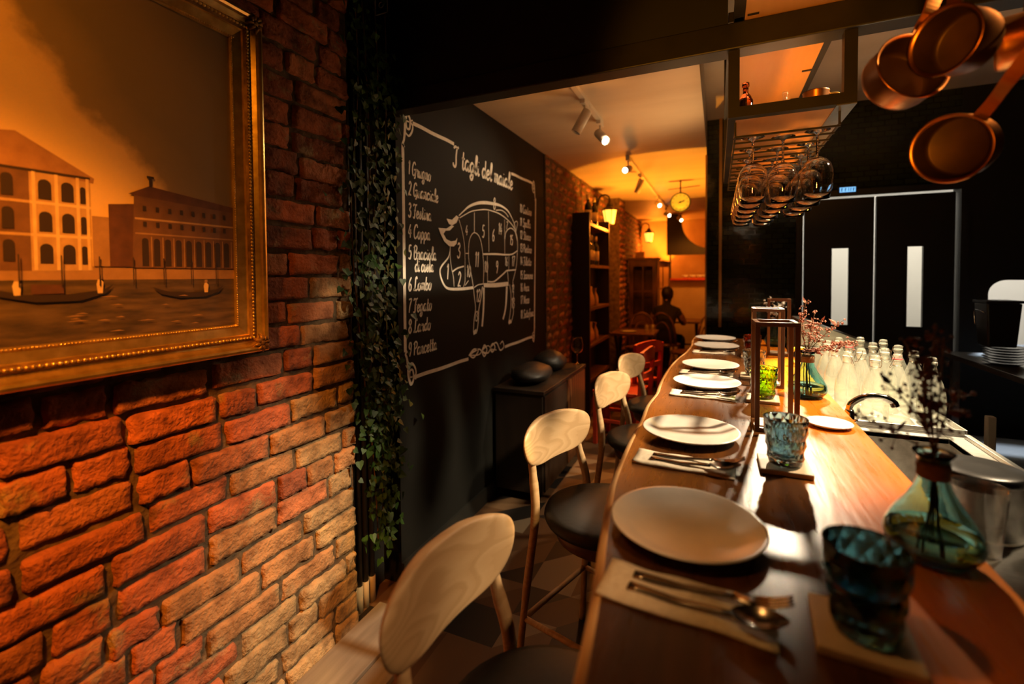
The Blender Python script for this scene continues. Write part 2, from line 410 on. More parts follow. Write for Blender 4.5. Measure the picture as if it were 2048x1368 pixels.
# ------------------------------------------------------------------ setting: floor, walls, ceilings, beam, doors
WX = -1.36
def floor_material():
    m = mat('patterned_tiles', (0.12,0.06,0.03), 0.45)
    tc = nd(m,'ShaderNodeTexCoord'); sc = nd(m,'ShaderNodeVectorMath',operation='SCALE'); sc.inputs['Scale'].default_value=5.0
    lk(m, tc.outputs['Object'], sc.inputs[0])
    fr = nd(m,'ShaderNodeVectorMath',operation='FRACTION'); fl = nd(m,'ShaderNodeVectorMath',operation='FLOOR')
    lk(m, sc.outputs[0], fr.inputs[0]); lk(m, sc.outputs[0], fl.inputs[0])
    sx = nd(m,'ShaderNodeSeparateXYZ'); lk(m, fr.outputs[0], sx.inputs[0])
    gt = nd(m,'ShaderNodeMath',operation='GREATER_THAN'); lk(m,sx.outputs[0],gt.inputs[0]); lk(m,sx.outputs[1],gt.inputs[1])
    cb = nd(m,'ShaderNodeCombineXYZ'); lk(m,gt.outputs[0],cb.inputs[2])
    ad = nd(m,'ShaderNodeVectorMath',operation='ADD'); lk(m,fl.outputs[0],ad.inputs[0]); lk(m,cb.outputs[0],ad.inputs[1])
    wn = nd(m,'ShaderNodeTexWhiteNoise'); lk(m,ad.outputs[0],wn.inputs['Vector'])
    c = ramp(m, wn.outputs['Value'], [(0.0,(0.015,0.012,0.010)),(0.3,(0.085,0.042,0.018)),(0.55,(0.13,0.075,0.037)),(0.8,(0.22,0.17,0.11))])
    m.node_tree.nodes[-1].color_ramp.interpolation='CONSTANT'
    lk(m,c,bsdf(m).inputs['Base Color'])
    return m
MT['floor']=floor_material()
b=M(); b.bb(-1.50,4.0,-2.0,9.6,-0.08,0.0)
struct(b.build('floor','floor'))
b=M(); b.bb(-1.345,-1.16,-1.5,1.60,0.0,0.035); b.bb(-1.158,-1.06,-1.5,1.60,0.0,0.022)
MT['pale_timber']=noise_mat('pale_timber',(0.17,0.14,0.105),(0.26,0.22,0.17),30,0.7,stretch=(1,0.1,1))
struct(b.build('trim_1','pale_timber',bevel=0.003))

def nz(x,y,z,s=1.0): return noise.noise(Vector((x*s,y*s,z*s)))
def brick_wall(name, x, y0,y1,z0,z1, course, blen, seed, relief, colour, detail=True):
    rn=random.Random(seed); b=M()
    # mortar bed
    ny=int((y1-y0)/(0.02 if detail else 0.15)); nzz=int((z1-z0)/(0.03 if detail else 0.15))
    vs=[];fs=[]
    for j in range(nzz+1):
        for i in range(ny+1):
            y=y0+(y1-y0)*i/ny; z=z0+(z1-z0)*j/nzz
            vs.append((x-0.004+relief*0.45*nz(y,z,seed,14)+relief*0.3*nz(y,z,seed,5),y,z))
    for j in range(nzz):
        for i in range(ny):
            a=j*(ny+1)+i; fs.append((a,a+1,a+ny+2,a+ny+1))
    b.col=(1,1,1); b.add(vs,fs,1,True)
    back=[(x-0.16,y0,z0),(x-0.16,y1,z0),(x-0.16,y1,z1),(x-0.16,y0,z1),(x-0.004,y0,z0),(x-0.004,y1,z0),(x-0.004,y1,z1),(x-0.004,y0,z1)]
    b.add(back,[(0,1,2,3),(0,4,5,1),(1,5,6,2),(2,6,7,3),(3,7,4,0)],1)
    z=z0+0.004; row=0
    while z<z1-0.02:
        h=course*rn.uniform(0.84,0.93)
        y=y0-rn.uniform(0,blen)
        while y<y1:
            L=blen*(rn.choice((1,1,1,0.95,0.5,0.52)) )*rn.uniform(0.92,1.06)
            a,c=max(y+0.003,y0),min(y+L-0.003,y1)
            if c-a>0.03 and z+h<z1+0.03:
                mx,mz=(14,8) if detail else (3,2)
                off=relief*rn.uniform(-0.25,0.55); tilt=rn.uniform(-0.03,0.03); rag=rn.uniform(0.5,1.6)
                b.col=colour(rn,(a+c)/2,z+h/2)
                vs=[];fs=[]
                dz=0.006*math.sin((a+c)*3+row)
                for j in range(mz+1):
                    for i in range(mx+1):
                        eu=min(0.2,0.0045/(c-a)); ev=min(0.2,0.0045/h)
                        u=0 if i==0 else 1 if i==mx else eu+(1-2*eu)*(i-1)/(mx-2) if mx>3 else i/mx
                        v=0 if j==0 else 1 if j==mz else ev+(1-2*ev)*(j-1)/(mz-2) if mz>3 else j/mz
                        yy=a+(c-a)*u; zz=z+h*v+dz+0.01*(u-0.5)*tilt*8

                        e=1
                        if i in(0,mx) or j in(0,mz):
                            e=-0.7
                        jit=0.0065*rag
                        yy+=jit*nz(yy,zz,row,40); zz+=jit*nz(zz,yy,row+3,40)
                        d=off+relief*0.42*rag*nz(yy,zz,seed+row*0.1,22)+relief*0.30*nz(yy,zz,seed,60)
                        vs.append((x+max(0,relief*0.55+d)*max(e,0)+(-0.012 if e<0 else 0), min(max(yy,y0),y1), zz))
                for j in range(mz):
                    for i in range(mx):
                        q=j*(mx+1)+i; fs.append((q,q+1,q+mx+2,q+mx+1))
                b.add(vs,fs,0,detail)
            y+=L+0.010
        z+=course; row+=1
    b.col=None
    return struct(b.build(name,['brick','mortar']))
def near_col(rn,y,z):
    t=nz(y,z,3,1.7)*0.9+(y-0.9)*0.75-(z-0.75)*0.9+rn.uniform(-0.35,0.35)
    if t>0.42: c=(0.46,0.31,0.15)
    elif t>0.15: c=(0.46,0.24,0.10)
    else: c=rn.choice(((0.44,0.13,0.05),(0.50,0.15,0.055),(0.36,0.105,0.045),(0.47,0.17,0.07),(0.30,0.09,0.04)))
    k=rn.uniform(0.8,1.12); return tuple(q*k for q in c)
def far_col(rn,y,z):
    c=rn.choice(((0.36,0.12,0.05),(0.42,0.17,0.07),(0.30,0.10,0.045),(0.44,0.24,0.11))); k=rn.uniform(0.8,1.1)
    return tuple(q*k for q in c)
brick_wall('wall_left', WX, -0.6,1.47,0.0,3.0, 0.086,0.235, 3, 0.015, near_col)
brick_wall('wall_left_rear', WX+0.012, 3.81,9.6,0.0,2.6, 0.08,0.23, 8, 0.016, far_col, detail=False)

# niche between the brick and the chalkboard, then the chalkboard wall
b=M(); b.bb(-1.60,-1.455,1.48,1.80,0,3.0)
struct(b.build('wall_left_niche','black_paint'))
b=M(); b.bb(-1.56,WX,1.775,3.82,0.0,2.56)
struct(b.build('wall_left_chalkboard','chalkboard'))
b=M(); b.bb(WX,WX+0.014,1.775,3.82,0.0,0.10)
struct(b.build('baseboard_left','black_paint'))

# ceilings
b=M(); b.bb(-1.52,-0.086,1.80,9.6,2.497,2.80)
struct(b.build('ceiling','ceiling_cream'))
b=M(); b.bb(-0.086,4.0,1.80,4.6,2.795,2.88)
struct(b.build('ceiling_kitchen_side','ceiling_grey'))
b=M(); b.bb(-1.6,4.0,-2.0,1.80,3.0,3.08)
struct(b.build('ceiling_front','black_paint'))
# beam and black bulkhead
b=M(); b.bb(-1.50,1.60,1.72,1.80,2.193,2.279)
struct(b.build('beam','steel_black',bevel=0.004))
b=M(); b.bb(-1.50,0.029,1.735,1.80,2.279,3.05)
struct(b.build('wall_bulkhead','black_paint'))

# far wall with a wide opening, kitchen walls
FY=9.4
b=M(); b.bb(-1.5,-0.76,FY,FY+0.1,0,2.56); b.bb(-0.76,0.6,FY,FY+0.1,0,2.56)
struct(b.build('wall_back','cream_wall'))
b=M(); b.bb(-0.086,0.02,4.55,9.5,0,2.56)
struct(b.build('wall_right_rear','cream_wall'))
MT['green_tile']=mat('dark_green_tiles',(0.016,0.022,0.012),0.12)
def tilebump(m):
    br=nd(m,'ShaderNodeTexBrick'); br.inputs['Scale'].default_value=6; br.inputs['Mortar Size'].default_value=0.02
    br.inputs['Color1'].default_value=(0.022,0.028,0.014,1); br.inputs['Color2'].default_value=(0.014,0.018,0.010,1); br.inputs['Mortar'].default_value=(0.008,0.008,0.006,1)
    lk(m,coords(m,(1,1,1),(R(90),0,0)),br.inputs['Vector']); lk(m,br.outputs['Color'],bsdf(m).inputs['Base Color'])
    n=nd(m,'ShaderNodeTexNoise'); n.inputs['Scale'].default_value=9; lk(m,coords(m),n.inputs['Vector']); bump(m,n.outputs['Fac'],0.12,0.02)
tilebump(MT['green_tile'])
KY=4.45
D0,D1,D2,DT=0.648,1.125,1.610,2.052
b=M()
b.bb(-0.086,D0-0.012,KY,KY+0.12,0,2.80); b.bb(D0-0.012,D2+0.012,KY,KY+0.12,DT+0.012,2.80)
struct(b.build('wall_kitchen','green_tile'))
# right part of the kitchen wall, with the serving hatch (rounded corners)
b=M()
HX0,HX1,HZ0,HZ1=1.785,2.75,0.93,1.40
b.bb(D2+0.012,HX0,KY,KY+0.12,0,2.80); b.bb(HX1,4.0,KY,KY+0.12,0,2.8); b.bb(HX0,HX1,KY,KY+0.12,0,HZ0); b.bb(HX0,HX1,KY,KY+0.12,HZ1,2.8)
for (cx,cz,sx,sz) in ((HX0,HZ1,1,-1),(HX1,HZ1,-1,-1),(HX0,HZ0,1,1),(HX1,HZ0,-1,1)):
    r=0.10; pl=[(cx,cz)]+[(cx+sx*(r-r*math.sin(a*PI/16)),cz+sz*(r-r*math.cos(a*PI/16))) for a in range(9)]
    b.prism(pl,lambda u,v,w:(u,KY+w,v),0.12)
struct(b.build('wall_kitchen_hatch','black_paint'))
# the lit kitchen beyond the doors and hatch
b=M()
b.bb(0.3,4.0,6.6,6.7,0,2.8); b.bb(0.25,0.32,4.57,6.7,0,2.8); b.bb(3.9,4.0,4.57,6.7,0,2.8); b.bb(0.3,4.0,4.57,6.7,2.8,2.88); b.bb(0.3,4.0,4.57,6.7,-0.08,0.0)
struct(b.build('wall_kitchen_beyond','white_wall'))
light('kitchen_ceiling_light','AREA',(2.0,5.6,2.75),70,(1.0,0.93,0.80),(2.0,5.6,0),shape='RECTANGLE',size=2.6,size_y=1.2)
def kdoor(name,x0,x1,wx0,wx1,hinge):
    g=0.0065
    b=M(); z0,z1=1.040,1.662
    x0+=0.004; x1-=0.004
    b.bb(x0,wx0,KY+0.03,KY+0.07,0.01,DT); b.bb(wx1,x1,KY+0.03,KY+0.07,0.01,DT); b.bb(wx0,wx1,KY+0.03,KY+0.07,0.01,z0); b.bb(wx0,wx1,KY+0.03,KY+0.07,z1,DT)
    d=struct(b.build(name,'black_paint'))
    p=M(); p.bb(wx0,wx1,KY+0.046,KY+0.052,z0,z1); tag(p.build('glass_pane','clear_glass',d),'clear slit window')
    f=M()
    for a in (wx0,wx1): f.bb(a-0.006,a+0.006,KY+0.022,KY+0.032,z0-0.006,z1+0.006)
    for a in (z0,z1): f.bb(wx0-0.006,wx1+0.006,KY+0.022,KY+0.032,a-0.006,a+0.006)
    f.build('glazing_bead','steel_black',d)
    k=M(); k.bb(x0+0.03,x1-0.03,KY+0.024,KY+0.031,0.02,0.25); k.build('kick_plate','steel',d)
    return d
kdoor('door_1',D0,D1-0.003,0.836,0.960,0)
kdoor('door_2',D1+0.003,D2,1.320,1.427,1)
b=M(); b.bb(D0-0.06,D0-0.012,KY-0.015,KY,0,DT+0.06); b.bb(D2+0.012,D2+0.06,KY-0.015,KY,0,DT+0.06); b.bb(D0-0.012,D2+0.012,KY-0.015,KY,DT+0.014,DT+0.06)
struct(b.build('trim_2','black_paint'))
b=M(); b.bb(0.012,0.035,KY-0.03,KY-0.005,1.0,2.79)
MT['brass_trim']=mat('brass_edge',(0.45,0.26,0.09),0.3,0.9)
struct(b.build('trim_3','brass_trim'))
b=M(); b.bb(-0.098,-0.084,KY-0.012,KY+0.06,0,2.495)
struct(b.build('trim_4','brass_trim'))
# walls of the room out of frame
b=M(); b.bb(-1.6,4.1,-2.1,-2.0,0,3.05)
struct(b.build('wall_front','black_paint'))
b=M(); b.bb(4.0,4.1,-2.0,4.5,0,3.05)
struct(b.build('wall_right','black_paint'))

# ------------------------------------------------------------------ bar counter
EDGE=[(0.10,-0.10),(0.30,-0.115),(0.49,-0.134),(0.651,-0.152),(0.78,-0.172),(0.906,-0.189),(1.023,-0.202),(1.18,-0.208),(1.337,-0.211),(1.50,-0.209),(1.67,-0.215),(1.85,-0.205),(1.994,-0.210),(2.2,-0.212),(2.464,-0.204),(2.70,-0.186),(2.92,-0.160),(3.221,-0.144),(3.45,-0.150),(3.66,-0.14)]
ep=[(p.x,p.y) for p in smooth_path([(y,x,0) for y,x in EDGE],4)]
bar=empty('bar_counter',(0.12,1.9,0),'long dark walnut bar counter with a wavy pale live edge','counter')
def rel(p): return (p[0]-0.12,p[1]-1.9,p[2])
b=M(); n=len(ep); XR=0.386
vs=[];fs=[]
nx=10
for (y,x) in ep:
    for k in range(nx+1):
        vs.append(rel((x+(XR-x)*k/nx,y,1.0)))
    for k in range(nx+1):
        vs.append(rel((x+0.012+(XR-x-0.012)*k/nx,y,0.952)))
w=2*(nx+1)
for i in range(n-1):
    for k in range(nx):
        a=i*w+k; fs.append((a,a+1,a+w+1,a+w))
        c=a+nx+1; fs.append((c,c+w,c+w+1,c+1))
    a=i*w+nx; fs.append((a,a+nx+1,a+nx+1+w,a+w))
    a=i*w; fs.append((a,a+w,a+w+nx+1,a+nx+1))
for i in (0,n-1):
    fs.append(tuple(i*w+k for k in range(nx+1))+tuple(i*w+nx+1+k for k in range(nx,-1,-1)))
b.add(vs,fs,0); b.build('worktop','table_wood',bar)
b=M(); b.tube([rel((x+0.001,y,0.988)) for y,x in ep],0.0135,8,flat=0.95)
tag(b.build('live_edge','live_edge',bar),'pale rounded live edge')
b=M(); b.bb(0.14-0.12,0.37-0.12,0.12-1.9,3.62-1.9,0.0,0.951)
b.build('bar_front','dark_wood',bar)
b=M(); b.tube([rel((0.09,0.15,0.22)),rel((0.09,3.6,0.22))],0.016,10)
for y in (0.3,1.4,2.5,3.5): b.tube([rel((0.09,y,0.22)),rel((0.15,y,0.22))],0.010,8)
b.build('foot_rail','steel_black',bar)

# ------------------------------------------------------------------ stools with wooden backs
def stool():
    t=empty('bar_chair',(0,0,0),'x','chair','wooden bar chairs along the counter')
    b=M(); b.lathe([(0,0.585),(0.185,0.585),(0.208,0.595),(0.214,0.610),(0.208,0.627),(0.185,0.637),(0.10,0.641),(0,0.642)],(0,0,0),36,0,Matrix.Diagonal((1,1.02,1)))
    tag(b.build('seat','seat_black',t),'round black padded seat')
    b=M(); b.lathe([(0.150,0.535),(0.172,0.535),(0.178,0.560),(0.176,0.586),(0.150,0.586),(0.150,0.535)],(0,0,0),32)
    b.build('seat_frame','brown_wood',t)
    # backrest: wide at the top, narrower and rounded below, curved in plan
    rows=[(-0.083,0.080),(-0.080,0.128),(-0.071,0.160),(-0.054,0.184),(-0.033,0.201),(-0.005,0.212),(0.018,0.214),(0.037,0.207),(0.053,0.187),(0.066,0.152),(0.076,0.105),(0.081,0.05)]
    b=M(); nc=14; vs=[]; fs=[]
    for side in (0,1):
        for (z,hw) in rows:
            for k in range(nc+1):
                s=-1+2*k/nc; y=hw*s
                ed=min(1,(1-abs(s))/0.16)
                th=0.012*(0.45+0.55*ed)
                x=-0.232-0.10*(z)+0.85*y*y+(th if side==0 else -th)
                vs.append((x,y,0.845+z))
    N=len(rows)*(nc+1)
    for side in (0,1):
        for j in range(len(rows)-1):
            for k in range(nc):
                a=side*N+j*(nc+1)+k; q=(a,a+1,a+nc+2,a+nc+1)
                fs.append(q if side==0 else q[::-1])
    ring=[k for k in range(nc+1)]+[j*(nc+1)+nc for j in range(1,len(rows))]+[(len(rows)-1)*(nc+1)+k for k in range(nc-1,-1,-1)]+[j*(nc+1) for j in range(len(rows)-2,0,-1)]
    for i in range(len(ring)):
        a,c=ring[i],ring[(i+1)%len(ring)]; fs.append((a,a+N,c+N,c))
    b.add(vs,fs,0,True); tag(b.build('backrest','ash',t,sub=1),'curved pale ash backrest')
    for s in (-1,1):
        b=M(); b.tube(smooth_path([(-0.236,0.212*s,0),(-0.205,0.190*s,0.35),(-0.182,0.168*s,0.60),(-0.205,0.150*s,0.74),(-0.232,0.138*s,0.85)],5),[0.013]*5+[0.015]*5+[0.0165]*5+[0.0145]*6,10)
        b.build('leg','brown_wood' if False else 'ash',t)
        b=M(); b.tube([(0.195,0.190*s,0),(0.15,0.145*s,0.56)],[0.012,0.017],10)
        b.build('leg','ash',t)
    for (p,q) in (((-0.213,0.195),(0.178,0.172)),((-0.213,-0.195),(0.178,-0.172)),((0.178,-0.172),(0.178,0.172)),((-0.213,-0.195),(-0.213,0.195))):
        b=M(); b.tube([(p[0],p[1],0.24),(q[0],q[1],0.24)],0.010,8); b.build('stretcher','ash',t)
    return t
st0=stool()
def backpos(cx,cy,deg):
    a=R(deg); return (cx+0.228*math.cos(a),cy+0.228*math.sin(a),0)
CH=[(-0.497,0.795,-7,'bar chair nearest the camera, its curved pale back cut by the frame bottom'),
(-0.575,1.69,-18,'second bar chair along the counter, whole pale backrest over a round black seat'),
(-0.535,2.50,-14,'third bar chair along the counter, pale backrest half hiding the fourth'),
(-0.545,3.16,-14,'fourth and farthest bar chair, small pale backrest beside the red chairs')]
for i,(x,y,a,l) in enumerate(CH):
    if i==0:
        st0.location=backpos(x,y,a); st0.rotation_euler=(0,0,R(a)); st0['label']=l
    else: dup(st0,backpos(x,y,a),R(a),l)

# ------------------------------------------------------------------ plates, napkins, cutlery
def plate(loc,label):
    b=M(); b.lathe([(0,0.004),(0.066,0.004),(0.070,0.000),(0.076,0.000),(0.080,0.005),(0.108,0.013),(0.126,0.0195),(0.1285,0.0215),(0.127,0.0235),(0.122,0.0225),(0.104,0.0165),(0.084,0.0105),(0,0.010)],(0,0,0),64)
    o=b.build('dinner_plate','plate',loc=loc); return tag(o,label,'plate','dinner plates along the bar')
PL=[(-0.048,0.862,'dinner plate nearest the camera, dim stoneware in front of the first chair'),
(-0.067,1.387,'second dinner plate along the bar, brightly lit beside the smoky blue tumbler'),
(-0.038,2.044,'third dinner plate along the bar, beside the green tumbler'),
(-0.030,2.448,'fourth dinner plate along the bar, beyond the one by the green tumbler'),
(-0.004,3.118,'fifth dinner plate along the bar, second from the far end'),
(-0.010,3.498,'last dinner plate at the far end of the bar')]
p0=plate((PL[0][0],PL[0][1],1.0),PL[0][2])
for x,y,l in PL[1:]: dup(p0,(x,y,1.0),None,l)
ORD=['first','second','third','fourth','fifth','last']
def napkin(loc,label):
    b=M(); 
    vs=[];fs=[]
    nx,ny=16,6
    for side in (0,1):
        for i in range(nx+1):
            for j in range(ny+1):
                u=i/nx-0.5; v=j/ny-0.5
                z=(0.0055+0.0012*math.sin(u*16+v*5)) if side==0 else 0.0005
                vs.append((u*0.225,v*0.088+0.002*math.sin(u*9),z))
    N=(nx+1)*(ny+1)
    for i in range(nx):
        for j in range(ny):
            a=i*(ny+1)+j; q=(a,a+ny+1,a+ny+2,a+1); fs.append(q); fs.append(tuple(k+N for k in q[::-1]))
    ring=[j for j in range(ny+1)]+[i*(ny+1)+ny for i in range(1,nx+1)]+[nx*(ny+1)+j for j in range(ny-1,-1,-1)]+[i*(ny+1) for i in range(nx-1,0,-1)]
    for i in range(len(ring)):
        a,c=ring[i],ring[(i+1)%len(ring)]; fs.append((a,c,c+N,a+N))
    b.add(vs,fs,0,True)
    o=b.build('folded_napkin','napkin',loc=loc); return tag(o,label,'napkin','napkins under the cutlery')
def flat_strip(b,pts,ws,th=0.0022):
    # pts (x,y,z) along the utensil, half widths
    vs=[];fs=[]
    for (x,y,z),w in zip(pts,ws):
        vs+= [(x,y-w,z),(x,y+w,z),(x,y+w,z-th),(x,y-w,z-th)]
    for i in range(len(pts)-1):
        for k in range(4):
            a=i*4+k; c=i*4+(k+1)%4; fs.append((a,c,c+4,a+4))
    fs.append((0,1,2,3)); e=(len(pts)-1)*4; fs.append((e+3,e+2,e+1,e))
    b.add(vs,fs,0,True)
def spoon(loc,rz,label):
    b=M()
    hp=[(-0.105+0.135*t,0,0.006+0.010*max(0,(t-0.5))*2*(1-max(0,t-0.5)*0.6)) for t in [i/10 for i in range(11)]]
    flat_strip(b,hp,[0.0082,0.0080,0.0076,0.0070,0.0063,0.0055,0.0048,0.0044,0.0040,0.0040,0.0046],0.004)
    vs=[];fs=[]; nu,nv=12,10
    for side in(0,1):
        for i in range(nu+1):
            t=i/nu; x=0.028+0.066*t
            hw=0.021*math.sin(PI*min(max(t,0.0),1)**0.85)**0.6 if 0<t<1 else 0.0035
            for j in range(nv+1):
                s=-1+2*j/nv
                d=0.010*(1-s*s)*math.sin(PI*t)
                vs.append((x,hw*s,0.0165-d+0.010*t*t-(0.0018 if side else 0)))
    N=(nu+1)*(nv+1)
    for i in range(nu):
        for j in range(nv):
            a=i*(nv+1)+j; q=(a,a+nv+1,a+nv+2,a+1); fs.append(q); fs.append(tuple(k+N for k in q[::-1]))
    b.add(vs,fs,0,True)
    o=b.build('spoon','cutlery',loc=loc); o.rotation_euler=(0,0,rz); return tag(o,label,'spoon','spoons on the napkins')
def fork(loc,rz,label):
    b=M()
    hp=[(-0.105+0.135*t,0,0.006+0.010*max(0,(t-0.5))*2*(1-max(0,t-0.5)*0.6)) for t in [i/10 for i in range(11)]]
    flat_strip(b,hp,[0.0082,0.0080,0.0076,0.0070,0.0063,0.0055,0.0048,0.0044,0.0040,0.0040,0.0048],0.004)
    flat_strip(b,[(0.028,0,0.0145),(0.036,0,0.0125),(0.048,0,0.0115),(0.056,0,0.0125)],[0.004,0.009,0.0118,0.0122],0.002)
    for k in (-1.5,-0.5,0.5,1.5):
        flat_strip(b,[(0.055,k*0.0066,0.0125),(0.075,k*0.0066,0.0165),(0.092,k*0.0066,0.0235),(0.099,k*0.0064,0.027)],[0.0020,0.0019,0.0016,0.0008],0.002)
    o=b.build('fork','cutlery',loc=loc); o.rotation_euler=(0,0,rz); return tag(o,label,'fork','forks on the napkins')
NP=[(-0.040,0.672),(-0.072,1.170),(-0.050,1.868),(-0.045,2.29),(-0.018,2.935),(-0.012,3.315)]
n0=s0=f0=None
for i,(x,y) in enumerate(NP):
    w=ORD[i] if i<5 else 'last'
    ln='folded beige napkin in front of the %s plate from the near end'%w if i<5 else 'folded beige napkin before the last plate at the far end'
    ls='spoon on the napkin in front of the %s plate from the near end'%w if i<5 else 'spoon on the napkin before the last plate at the far end'
    lf='fork on the napkin in front of the %s plate from the near end'%w if i<5 else 'fork on the napkin before the last plate at the far end'
    rz=R((-4,-3,-2,-3,-2,-3)[i])
    if i==0:
        n0=napkin((x,y,1.0),ln); n0.rotation_euler=(0,0,rz)
        s0=spoon((x+0.030,y-0.018,1.0035),rz-R(3),ls); f0=fork((x+0.034,y+0.018,1.0035),rz+R(1.5),lf)
    else:
        dup(n0,(x,y,1.0),rz,ln); dup(s0,(x+0.030,y-0.018,1.0035),rz-R(3),ls); dup(f0,(x+0.034,y+0.018,1.0035),rz+R(1.5),lf)

# ------------------------------------------------------------------ tumblers on coasters
def coaster(loc,rz,label,sz=0.105):
    b=M(); b.box((0,0,0.006),(sz,sz,0.012)); o=b.build('square_coaster','coaster',loc=loc,bevel=0.0025); o.rotation_euler=(0,0,rz)
    return tag(o,label,'coaster','wooden coasters under the tumblers')
def tumbler(loc,rz,m,label):
    b=M(); n=13
    rows=7; H=0.108; ring=[]; fs=[]
    b.lathe([(0,0.0),(0.029,0.0),(0.0335,0.003)],n=n,smooth=False)
    for j in range(rows+1):
        t=j/rows; z=0.003+(H-0.003)*t; r0=0.0340+0.0125*t**0.9
        for k in range(n):
            a=2*PI*(k+0.5*(j%2))/n
            k_=0.0 if j in (0,rows-1,rows) else (0.0024 if j%2 else -0.0010)
            ring.append(((r0+k_)*math.cos(a),(r0+k_)*math.sin(a),z))
    for j in range(rows):
        for k in range(n):
            a0=j*n+k; a1=j*n+(k+1)%n; b0=(j+1)*n+k; b1=(j+1)*n+(k+1)%n
            if j%2==0: fs+= [(a0,a1,b0),(a1,b1,b0)]
            else: fs+= [(a0,b1,b0),(a0,a1,b1)]
    b.add(ring,fs,0,False)
    b.lathe([(0.0465,H),(0.0445,H+0.001),(0.0425,H-0.002),(0.0395,H-0.02),(0.035,0.055),(0.031,0.024),(0.026,0.016),(0,0.015)],n=n*3)
    o=b.build('faceted_tumbler',m,loc=loc); o.rotation_euler=(0,0,rz)
    return tag(o,label,'tumbler','faceted glass tumblers on the bar')
TB=[(0.168,0.685,8,'tumbler_blue','dark blue faceted tumbler nearest the camera','square wooden coaster under the nearest dark blue tumbler'),
(0.146,1.232,4,'tumbler_smoke','smoky blue faceted tumbler beside the second plate','square wooden coaster under the smoky blue tumbler'),
(0.153,1.875,0,'tumbler_green','bright green faceted tumbler behind the front table lantern','square wooden coaster under the bright green tumbler'),
(0.150,2.285,0,'tumbler_grey','clear grey faceted tumbler behind the green one','square wooden coaster under the clear grey tumbler'),
(0.178,2.860,0,'tumbler_amber','reddish amber faceted tumbler at the far end of the bar','square wooden coaster under the reddish amber tumbler')]
for x,y,a,m,l,lc in TB:
    coaster((x-0.002,y+0.004,1.0),R(a-12 if y<1 else a-4),lc)
    tumbler((x,y,1.0125),R(a),m,l)
# small dish
b=M(); b.lathe([(0,0.0),(0.040,0.0),(0.056,0.008),(0.0605,0.011),(0.0595,0.013),(0.052,0.0105),(0.038,0.006),(0,0.005)],n=48)
tag(b.build('small_dish','plate_white',loc=(0.306,1.635,1.0)),'small flat white dish near the sink edge of the bar','dish')

# ------------------------------------------------------------------ open frame table lanterns
def lantern(loc,rz,label):
    t=empty('table_lantern',loc,label,'lantern','open wooden table lanterns',rz)
    w,h,p=0.112,0.315,0.0125
    for sx in (-1,1):
        for sy in (-1,1):
            b=M(); b.box((sx*(w-p)/2,sy*(w-p)/2,0.012+(h-0.024)/2),(p,p,h-0.024)); b.build('post','lantern_wood',t,bevel=0.001)
    b=M()
    for s in (-1,1):
        b.box((s*(w-p)/2,0,h-0.006),(p,w,0.012)); b.box((0,s*(w-p)/2,h-0.006),(w-2*p,p,0.012))
    b.build('top_frame','lantern_wood',t)
    b=M(); b.box((0,0,0.006),(w,w,0.012)); b.build('base','lantern_wood',t,bevel=0.001)
    b=M(); b.box((0,0,0.0135),(w-0.03,w-0.03,0.003)); tag(b.build('base_tile','coaster',t),'pale inset tile')
    return t
l0=lantern((0.155,1.556,1.0),R(2),'dark wooden frame lantern nearest the camera, behind the smoky tumbler')
dup(l0,(0.188,2.155,1.0),R(0),'dark wooden frame lantern in the middle, behind the green tumbler')
dup(l0,(0.318,3.000,1.0),R(-4),'dark wooden frame lantern farthest along the bar, white flowers behind it')

# ------------------------------------------------------------------ vases with dried flowers
def vase(loc,label,s=1.0):
    t=empty('bud_vase',loc,label,'vase','teal glass vases with dried flowers'); t.scale=(s,s,s)
    b=M(); prof=[(0,0.002),(0.036,0.002),(0.050,0.007),(0.060,0.020),(0.0635,0.034),(0.060,0.050),(0.048,0.072),(0.034,0.093),(0.024,0.113),(0.0185,0.132),(0.0178,0.148),(0.021,0.160),(0.0275,0.169),(0.0262,0.1698),(0.0195,0.1605),(0.0160,0.148),(0.0167,0.132),(0.0222,0.112),(0.0322,0.092),(0.0462,0.071),(0.0582,0.0495),(0.0615,0.034),(0.058,0.0215),(0.048,0.012),(0.034,0.0105),(0,0.0105)]
    b.lathe(prof,n=40); b.build('body','vase_glass',t)
    b=M(); b.lathe([(0,0.0008),(0.034,0.0008),(0.046,0.006),(0.044,0.0105),(0,0.0085)],n=32); tag(b.build('base','vase_base',t),'thick dark blue glass base')
    b=M(); b.lathe([(0.0195,0.128),(0.0215,0.131),(0.0210,0.140),(0.0220,0.146),(0.0205,0.155),(0.0195,0.150),(0.0195,0.128)],n=24); tag(b.build('twine_wrap','twine',t),'brown twine wound round the neck')
    b=M(); b.lathe([(0,0.0112),(0.034,0.0112),(0.0475,0.0127),(0.0572,0.0222),(0.0607,0.034),(0.0583,0.046),(0.0560,0.0475),(0,0.0475)],n=36); tag(b.build('water','vase_water',t),'shallow cloudy water')
    return t
v0=vase((0.314,0.935,1.0),'teal bulb vase nearest the camera, tall dark dried stems in it',1.0)
dup(v0,(0.306,2.000,1.0),0,'teal bulb vase beside the front lantern with pink dried flowers')
dup(v0,(0.338,3.360,1.0),0,'small teal bulb vase behind the far lantern with white flowers')
